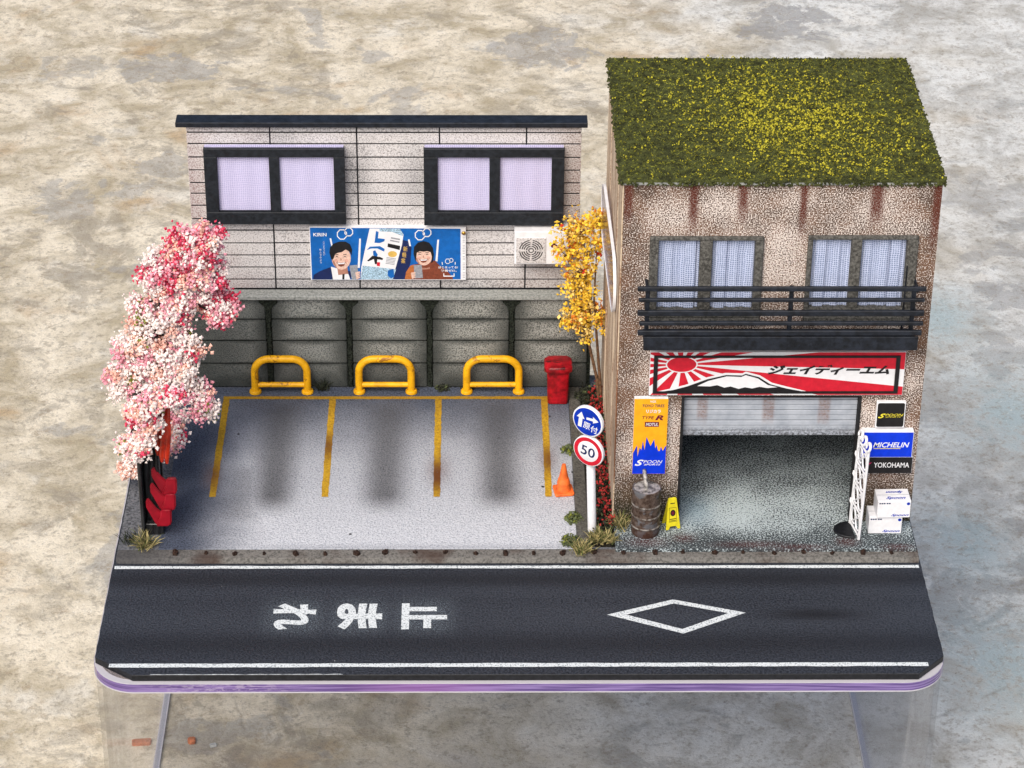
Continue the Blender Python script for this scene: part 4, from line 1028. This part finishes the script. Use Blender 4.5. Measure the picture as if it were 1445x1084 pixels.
cs([(-.05,.165),(.05,.165),(.05,.178),(-.05,.178)], 'print_black'); cs([(-.045,.14),(.045,.14),(.045,.15),(-.045,.15)], 'print_black'); cs([(-.035,.42),(.035,.42),(.035,.435),(-.035,.435)], 'print_black')
build('symbol_border', G().ring([(-.062,.125),(.062,.125),(.055,.36),(-.055,.36)], [(-.056,.131),(.056,.131),(.050,.354),(-.050,.354)], lambda u, v: tuple(M_ @ Vector((u, -.0132, v)))), 'print_black', fp, local=True)

# ------------------------------------------------------------------ road sign
t = thing('traffic_sign', 'white post with blue arrow disc above a red ringed 50 disc', 'road sign', (1.135, 3.15, .131), rot=(0, R(-2.2), 0))
build('pole', G().lathe([(.066,.0),(.066,2.05),(.05,2.07),(.0,2.07)], (0,0), 20), 'white_paint', t, smooth=40, local=True)
def disc(name, z, mat, tilt, nm2):
    M_ = Matrix.Translation((-.03, -.10, z)) @ Matrix.Rotation(R(-33), 4, 'Z') @ Matrix.Rotation(tilt, 4, 'Y') @ Matrix.Rotation(R(90), 4, 'X') @ Matrix.Scale(1.13, 4)
    o = build(name, G().lathe([(.0,-.03),(.225,-.03),(.225,.012),(.215,.018),(.0,.018)], (0,0), 40).xf(M_), 'white_paint', t, smooth=40, local=True)
    fr = lambda k: (lambda u, v: tuple(M_ @ Vector((u, v, .0188+.0012*k))))
    return o, fr
o, fr = disc('blue_disc', 2.03, 'white_paint', R(9), '')
build('face', G().flat(ell(0,0,.205,.205,40), fr(0)), 'print_deep_blue', o, local=True)
build('arrow', G().flat([(-.02,.065),(.075,.085),(.07,.115),(.16,.07),(.085,.015),(.08,.045),(-.02,.03)][::-1], fr(1)), 'print_white', o, local=True)
build('arrow', G().flat([(-.13,-.12),(-.075,-.12),(-.075,.02),(-.045,.02),(-.105,.115),(-.165,.02),(-.13,.02)], fr(1)), 'print_white', o, local=True)
build('lettering', text_g('原', -.055, .05, -.115, -.01, fr(1), fat=.012), 'print_white', o, local=True)
build('lettering', text_g('付', .06, .165, -.13, -.02, fr(1), fat=.012), 'print_white', o, local=True)
o, fr = disc('speed_disc', 1.515, 'white_paint', R(9), '')
build('red_ring', G().ring(ell(0,0,.212,.212,40), ell(0,0,.155,.155,40), fr(0)), 'print_red', o, local=True)
build('digits', text_g('50', -.105, .105, -.075, .075, fr(1), fat=.012), 'print_navy', o, local=True)

# ------------------------------------------------------------------ cone, bin, barriers
t = thing('traffic_cone', 'small orange traffic cone beside the right bay line', 'cone', (.735, 4.28, .1145), rz=R(8))
build('base', G().prism(rrect(-.15,.15,-.15,.15,.03,3), 'xy', 0, .045), 'orange_cone', t, bevel=.008, local=True, smooth=40)
build('cone_body', G().lathe([(.115,.0455),(.108,.08),(.075,.25),(.035,.47),(.030,.50),(.018,.505)], (0,0), 20), 'orange_cone', t, smooth=50, local=True)
build('collar', G().lathe([(.100,.17),(.103,.165),(.083,.245),(.080,.25)], (0,0), 20), 'orange_cone', t, smooth=50, local=True)
t = thing('waste_bin', 'dark red square bin with overhanging lid against the concrete wall', 'bin', (.72, 7.02, .1145))
pl = rrect(-.18,.18,-.18,.18,.05,2)
def taper(g_, z0, z1, s0, s1, pl):
    n = len(pl); return g_.addm([(a*s0, b*s0, z0) for a, b in pl]+[(a*s1, b*s1, z1) for a, b in pl], [tuple(range(n-1,-1,-1)), tuple(range(n,2*n))]+[(i,(i+1) % n,n+(i+1) % n,n+i) for i in range(n)])
build('bin_body', taper(G(), 0, .60, .92, 1.0, pl), 'red_bin', t, bevel=.008, smooth=35, local=True)
pl2 = [(-.225,-.14),(-.15,-.215),(.15,-.215),(.225,-.14),(.225,.14),(.15,.215),(-.15,.215),(-.225,.14)]
g = taper(G(), .601, .69, 1.0, 1.0, pl2); build('lid', g, 'red_bin', t, bevel=.006, smooth=35, local=True)
build('lid_top', taper(G(), .6905, .705, .97, .93, pl2), 'red_bin', t, bevel=.003, smooth=35, local=True)

def barrier(x, w, label):
    tt = thing('parking_barrier', label, 'barrier', (x, 7.24, .1145), group='yellow barriers at the head of the bays')
    h, r, cr_ = .63, .062, .24; p = [(-w/2, 0, 0)]
    p += [(-w/2, 0, h-cr_)]+[(-w/2+cr_-cr_*math.cos(R(a)), 0, h-cr_+cr_*math.sin(R(a))) for a in range(12, 91, 13)]
    p += [(w/2-cr_+cr_*math.sin(R(a)), 0, h-cr_+cr_*math.cos(R(a))) for a in range(0, 91, 13)]+[(w/2, 0, h-cr_), (w/2, 0, 0)]
    build('hoop_tube', G().tube(p, r, 14), 'yellow_barrier', tt, smooth=50, local=True)
    build('cross_bar', G().tube([(-w/2+.05, 0, .145), (w/2-.05, 0, .145)], .045, 12), 'yellow_barrier', tt, smooth=50, local=True)
    for s_ in (-1, 1): build('foot', G().lathe([(.098,.0),(.098,.03),(.085,.05),(.064,.055)], (s_*w/2, 0), 20), 'yellow_barrier', tt, smooth=40, local=True)
barrier(-3.785, .85, 'yellow tube barrier at the head of the bay nearest the blossom tree')
barrier(-2.09, .85, 'middle yellow tube barrier with scratched corners against the concrete wall')
barrier(-.335, .85, 'yellow tube barrier nearest the red bin')

# ------------------------------------------------------------------ black rack of car body parts under the blossom tree
t = thing('parts_rack', 'tall black upright rack under the blossom tree at the lot edge', 'rack', (-5.5, 3.2, .11))
build('rack_board', G().box(-5.63, -5.58, 3.02, 3.70, .1115, 2.25), 'gloss_black', t, bevel=.008)
build('rack_back', G().box(-5.579, -5.31, 3.45, 3.50, .1115, 2.22), 'gloss_black', t, bevel=.008)
for k, (x, dx) in enumerate(((-5.53, .02), (-5.45, .035), (-5.37, .05))):
    q = G(); q.tube([(x, 3.36, .12), (x-.012, 3.30, .8), (x+.01, 3.28, 1.5), (x+dx, 3.30, 2.2)], [.045, .05, .045, .035], 10)
    build('black_strip', q, 'gloss_black', t, smooth=50)
build('rack_foot', G().box(-5.58, -5.31, 3.12, 3.449, .1115, .30), 'gloss_black', t, bevel=.01)
lab = ('leftmost orange red curved panel on the black rack', 'middle orange red curved panel on the black rack, under blossoms', 'rightmost orange red curved panel on the black rack, hanging lowest')
for k, (x, y, z, h_) in enumerate(((-5.315, 3.20, 1.50, .75), (-5.255, 3.14, 1.42, .9), (-5.185, 3.16, 1.38, 1.0))):
    q = G(); q.tube([(x-.015, y, z-.02), (x-.01, y-.03, z+.12), (x+.03, y-.02, z+.5), (x+.05, y, z+h_)], [.022, .048, .05, .04], 12)
    q.xf(Matrix.Translation((0, y, 0)) @ Matrix.Diagonal((1, .6, 1, 1)) @ Matrix.Translation((0, -y, 0)))
    build('curved_panel', q, 'orange_red_strip', None, smooth=60, loc=(x, y, z), label=lab[k], cat='car part', group='orange red panels hung on the rack')
lab = ('topmost dark red folded seat shell leaning on the black rack', 'middle dark red folded seat shell leaning on the black rack', 'lowest dark red folded seat shell leaning on the black rack')
for k, (x, y, z) in enumerate(((-5.315, 3.19, .80), (-5.335, 3.09, .585), (-5.40, 2.99, .375))):
    # a seat shell: a pointed backrest leaf and a rounded base that faces the lot
    tt = thing('seat_shell', lab[k], 'seat shell', (x, y, z), group='dark red seat shells stacked on the rack'); tt.scale = (1.12, 1.1, 1.2)
    q = G(); q.prism([(.0,.0),(.09,.02),(.09,.17),(.02,.23),(-.085,.385),(-.115,.33),(-.115,.25)], 'xz', -.02, .015); q.xf(Matrix.Rotation(R(10), 4, 'Z') @ Matrix.Rotation(R(-12), 4, 'X'))
    build('back_shell', q, 'red_shell', tt, bevel=.014, seg=2, smooth=50, local=True)
    q = G(); q.prism([(.0,.0),(.175,.0),(.21,.04),(.215,.215),(.19,.235),(.075,.225),(.06,.12)], 'xz', -.06, .02); q.xf(Matrix.Rotation(R(-8), 4, 'X'))
    build('seat_base', q, 'red_shell', tt, bevel=.022, seg=3, smooth=50, local=True)

# ------------------------------------------------------------------ trees
def limb(g_, p, d, L_, r, depth, tips, rnd):
    pts, rs = [Vector(p)], [r]; d = Vector(d).normalized(); n = 5
    for i in range(n):
        d = (d+Vector((rnd.uniform(-.25,.25), rnd.uniform(-.25,.25), rnd.uniform(-.05,.2)))).normalized()
        pts.append(pts[-1]+d*L_/n); rs.append(r*(1-.55*(i+1)/n))
        if depth and i >= 1 and rnd.random() < .75:
            e = (d+Vector((rnd.uniform(-1,1), rnd.uniform(-1,1), rnd.uniform(-.2,.6)))).normalized()
            limb(g_, pts[-1], e, L_*.55, rs[-1]*.7, depth-1, tips, rnd)
    g_.tube(pts, rs, 6); tips.append(tuple(pts[-1]))
# cherry tree
t = thing('cherry_tree', 'pink and white blossom tree leaning over the black rack and boarded wall', 'tree', (-5.75, 4.9, .09))
blobs = [ # x, z (at y~5.2), radius, y, pinkness
 (-5.10,3.76,.34,5.3,.75),(-4.66,3.92,.26,5.35,.95),(-5.45,3.50,.26,5.2,.6),(-4.95,3.30,.40,5.3,.65),(-4.52,2.80,.26,5.45,.8),(-4.62,3.35,.26,5.4,.75),
 (-5.40,2.62,.44,5.0,.12),(-5.80,2.25,.40,4.9,.10),(-5.05,2.30,.36,5.0,.2),(-5.45,1.95,.46,4.8,.12),(-6.05,1.78,.32,4.8,.25),(-5.02,1.60,.30,4.8,.15),(-5.70,1.45,.36,4.7,.2),
 (-5.42,1.15,.36,4.6,.25),(-4.86,1.32,.22,4.7,.2),(-5.80,1.02,.24,4.4,.15),(-5.86,.72,.20,4.4,.1),(-5.98,.45,.19,4.4,.08),(-5.35,.98,.22,4.4,.35),(-5.62,.80,.20,4.3,.3),(-5.15,2.85,.3,5.2,.35),(-4.55,2.62,.18,5.4,.85),(-5.72,2.9,.22,5.1,.3),(-5.1,3.05,.3,5.25,.45),(-5.3,3.25,.28,5.2,.5),(-4.85,3.62,.3,5.3,.8),(-5.25,2.0,.35,4.8,.1),
 (-5.59,2.28,.20,2.95,.2),(-5.74,1.86,.15,2.9,.08),(-5.52,1.96,.15,2.88,.1),(-5.26,2.60,.17,2.95,.15),(-5.05,2.62,.15,2.95,.2),(-5.44,2.48,.19,2.9,.2),(-5.60,1.76,.12,2.88,.1),(-5.36,2.16,.10,2.9,.15)]
rnd = random.Random(3)
tr = G(); tips = []
tr.tube([(-5.78,4.95,.09),(-5.84,4.98,.5),(-5.90,5.0,.95),(-5.88,5.0,1.4),(-5.72,5.02,1.95),(-5.55,5.06,2.5),(-5.25,5.15,3.1),(-5.0,5.25,3.6)], [.10,.085,.075,.07,.065,.055,.04,.02], 8)
tr.tube([(-5.88,5.0,1.4),(-5.78,4.5,1.75),(-5.62,3.9,1.9),(-5.55,3.1,2.05)], [.06,.05,.04,.02], 7)
build('trunk', tr, 'dark_bark', t, smooth=60)
for bx, bz, br, by, pk in blobs:
    s_ = min(((-5.88,5.0,1.2),(-5.72,5.02,1.95),(-5.55,5.06,2.5),(-5.25,5.15,3.1),(-5.86,5.0,.8),(-5.62,3.9,1.9)), key=lambda q: (q[0]-bx)**2+(q[1]-by)**2+(q[2]-bz-.2)**2)
    br_ = G(); m_ = ((s_[0]+bx)/2+rnd.uniform(-.1,.1), (s_[1]+by)/2, (s_[2]+bz)/2+.08)
    br_.tube([s_, m_, (bx, by, bz)], [.035, .025, .01], 6); build('branch', br_, 'dark_bark', t, smooth=60)
acc = {k: [] for k in ('blossom_white','blossom_pink','blossom_peach','blossom_crimson','leaf_green')}
for bx, bz, br, by, pk in blobs:
    if bz < 2.4: br *= .88; bx += .05
    n = int(6000*br*br)+130
    # clusters inside each blob, then petals round each cluster
    nc = max(7, int(n/19))
    d = rng.normal(size=(nc, 3)); d /= np.linalg.norm(d, axis=1)[:, None]
    c = np.array([bx, by, bz])+d*br*rng.uniform(.45, 1.02, (nc, 1))*np.array([1, .75, 1])
    u = rng.uniform(size=nc)
    pc = np.clip(pk + .25*((c[:, 2]-bz)/br < -.3)*pk, 0, 1)
    for i in range(nc):
        if u[i] < .035: key = 'leaf_green' if pk < .5 else 'blossom_crimson'
        elif u[i] < .035+.27*pc[i]**1.5: key = 'blossom_crimson'
        elif u[i] < .16+.55*pc[i]: key = 'blossom_pink'
        elif u[i] < .34+.50*pc[i]: key = 'blossom_peach'
        else: key = 'blossom_white'
        k = rng.integers(28, 46)
        pts = c[i]+rng.normal(size=(k, 3))*.056
        acc[key].append(pts)
        if key == 'blossom_crimson' or key == 'leaf_green': acc['blossom_pink' if pk > .4 else 'blossom_white'].append(c[i]+rng.normal(size=(9, 3))*.06)
names = {'blossom_white': 'white_blossom', 'blossom_pink': 'pink_blossom', 'blossom_peach': 'peach_blossom', 'blossom_crimson': 'crimson_blossom', 'leaf_green': 'leaf'}
for i, (k, v) in enumerate(acc.items()):
    P_ = np.concatenate(v)
    build(names[k], crumbs(P_, rng.uniform(.015, .038, len(P_))*(.8 if k == 'leaf_green' else 1), seed=20+i), k, t, kind='stuff')
# autumn tree
t = thing('autumn_tree', 'slender tree with golden yellow leaves between the concrete wall and the garage', 'tree', (1.40, 6.85, .13))
g = G(); tips = []
for k in range(3):
    a = k*2.1
    g.tube([(1.40+.02*math.cos(a), 6.85+.02*math.sin(a), .12), (1.36+.03*math.cos(a), 6.85, .6), (1.24+.09*math.cos(a), 6.8, 1.3), (1.10+.16*math.cos(a), 6.75+.1*math.sin(a), 2.1), (1.08+.2*math.cos(a), 6.75+.1*math.sin(a), 3.0)], [.032,.027,.022,.016,.008], 7)
build('trunk', g, 'tan_bark', t, smooth=60)
ab = [(1.12,3.42,.26),(1.36,3.45,.14),(.90,3.30,.26),(.80,2.98,.20),(1.10,3.02,.26),(1.0,2.64,.20),(1.12,2.50,.14),(.92,2.32,.16),(1.14,2.22,.20),(1.00,1.92,.22),(1.25,1.90,.20),(1.12,1.62,.20),(.90,1.70,.13),(1.34,3.15,.12),(1.38,1.72,.10),(1.32,3.55,.14)]
g = G(); rnd = random.Random(5); acc = {k: [] for k in ('leaf_gold','leaf_pale_gold','leaf_orange','leaf_red')}
for bx, bz, br in ab:
    y = 6.75
    for _ in range(int(31*br/.2)):
        d = Vector((rnd.gauss(0,1), rnd.gauss(0,1), rnd.gauss(0,1))).normalized()*br*rnd.choice((rnd.uniform(.3,1.0), rnd.uniform(.8,1.4)))
        e = Vector((bx, y, bz))+d
        if rnd.random() < .45: g.tube([(bx+rnd.uniform(-.03,.03), y, bz-.1), tuple(Vector((bx, y, bz))+d*.5), tuple(e)], [.008,.006,.003], 4)
        u = rnd.random(); low = bz < 2.1
        key = 'leaf_red' if u < .012 else 'leaf_orange' if u < .12 else 'leaf_pale_gold' if u < (.52 if low else .25) else 'leaf_gold'
        acc[key].append(np.array(e)+rng.normal(size=(rnd.randint(5, 10), 3))*.040)
build('twigs', g, 'tan_bark', t, kind='stuff')
for i, (k, v) in enumerate(acc.items()):
    P_ = np.concatenate(v); build('leaf', crumbs(P_, rng.uniform(.018, .040, len(P_)), seed=40+i, flat=True), k, t, kind='stuff')

# ------------------------------------------------------------------ tufts, shrubs and the flower bed
def tuft(x, y, z, r, n, label, mats=('straw_blade','green_blade'), spread=1.0, h=1.0):
    tt = thing('grass_tuft', label, 'grass tuft', (x, y, z))
    for j, mname in enumerate(mats):
        k = n if j == 0 else n//2
        a = rng.uniform(0, 2*math.pi, k); el = rng.uniform(.35, 1.25, k); L_ = r*rng.uniform(.6, 1.15, k)
        D = np.stack([np.cos(a)*np.cos(el)*L_*spread, np.sin(a)*np.cos(el)*L_*spread, np.sin(el)*L_*h], 1)
        P_ = np.stack([x+rng.normal(size=k)*r*.22, y+rng.normal(size=k)*r*.22, np.full(k, z)], 1)
        build('blades', blades(P_, D, .008, 60+j), mname, tt, kind='stuff')
tuft(-5.56, 2.82, .10, .27, 90, 'straw coloured grass tuft at the foot of the black rack')
tuft(.95, 2.66, .10, .24, 90, 'spiky straw coloured grass tuft at the kerb, in front of the traffic sign')
tuft(1.22, 2.92, .13, .24, 110, 'wide straw coloured grass tuft around the foot of the sign post')
tuft(1.40, 2.90, .13, .19, 60, 'small pale grass tuft at the corner of the garage floor')
tuft(1.56, 3.28, .15, .27, 60, 'tall straw coloured grass tuft between the barrel and flower bed', h=1.2)
tuft(-3.13, 7.33, .11, .22, 50, 'dark grey grass tuft beside the left yellow barrier', ('shrub_dark','dark_blade'))
tuft(-5.80, 2.95, .09, .22, 24, 'sparse dark grass tuft behind the rack corner', ('dark_blade','dark_blade'))
def shrub(x, y, z, r, n, label, mats=('shrub_green','leaf_green'), sq=.7):
    tt = thing('low_shrub', label, 'shrub', (x, y, z))
    for j, mname in enumerate(mats):
        k = n if j == 0 else n//4
        d = rng.normal(size=(k, 3)); d /= np.linalg.norm(d, axis=1)[:, None]; d[:, 2] = np.abs(d[:, 2])*sq
        P_ = np.array([x, y, z])+d*r*rng.uniform(.3, 1.05, (k, 1))
        build('foliage', crumbs(P_, rng.uniform(.014, .032, k), seed=80+j+int(x*10), flat=True), mname, tt, kind='stuff')
shrub(.86, 5.45, .12, .13, 160, 'small green shrub at the lot edge above the cone')
shrub(.87, 3.50, .12, .15, 200, 'green shrub at the lot edge level with the post foot')
shrub(.80, 2.88, .11, .17, 240, 'rounded green shrub at the front corner of the lot')
shrub(-1.15, 7.36, .11, .13, 120, 'dark mossy clump at the wall foot between barriers', ('shrub_dark','shrub_green'), .5)
shrub(-.75, 7.38, .11, .12, 90, 'dark mossy clump behind the foot of the barrier nearest the bin', ('shrub_dark','shrub_green'), .4)
shrub(1.18, 7.0, .13, .20, 240, 'dark leafy shrub at the wall end behind the traffic sign', ('shrub_dark','shrub_green'))
n = 1700; P_ = np.stack([rng.uniform(1.11, 1.46, n), rng.uniform(3.05, 7.2, n), .13+np.abs(rng.normal(size=n))*.09], 1)
fb = build('flower_bed', crumbs(P_, rng.uniform(.015, .034, n), seed=90, flat=True), 'shrub_dark', None, kind='stuff', label='strip of dark leaves and red flowers along the garage side', cat='flower bed')
n = 420; P_ = np.stack([np.clip(rng.normal(1.35, .07, n), 1.12, 1.47), rng.uniform(3.15, 7.2, n), .20+np.abs(rng.normal(size=n))*.09], 1)
build('red_flowers', crumbs(P_, rng.uniform(.014, .030, n), seed=91), 'flower_red', fb, kind='stuff')
n = 300; P_ = np.stack([rng.uniform(1.11, 1.46, n), rng.uniform(3.1, 7.2, n), .17+np.abs(rng.normal(size=n))*.10], 1)
build('green_leaves', crumbs(P_, rng.uniform(.014, .028, n), seed=92, flat=True), 'shrub_green', fb, kind='stuff')
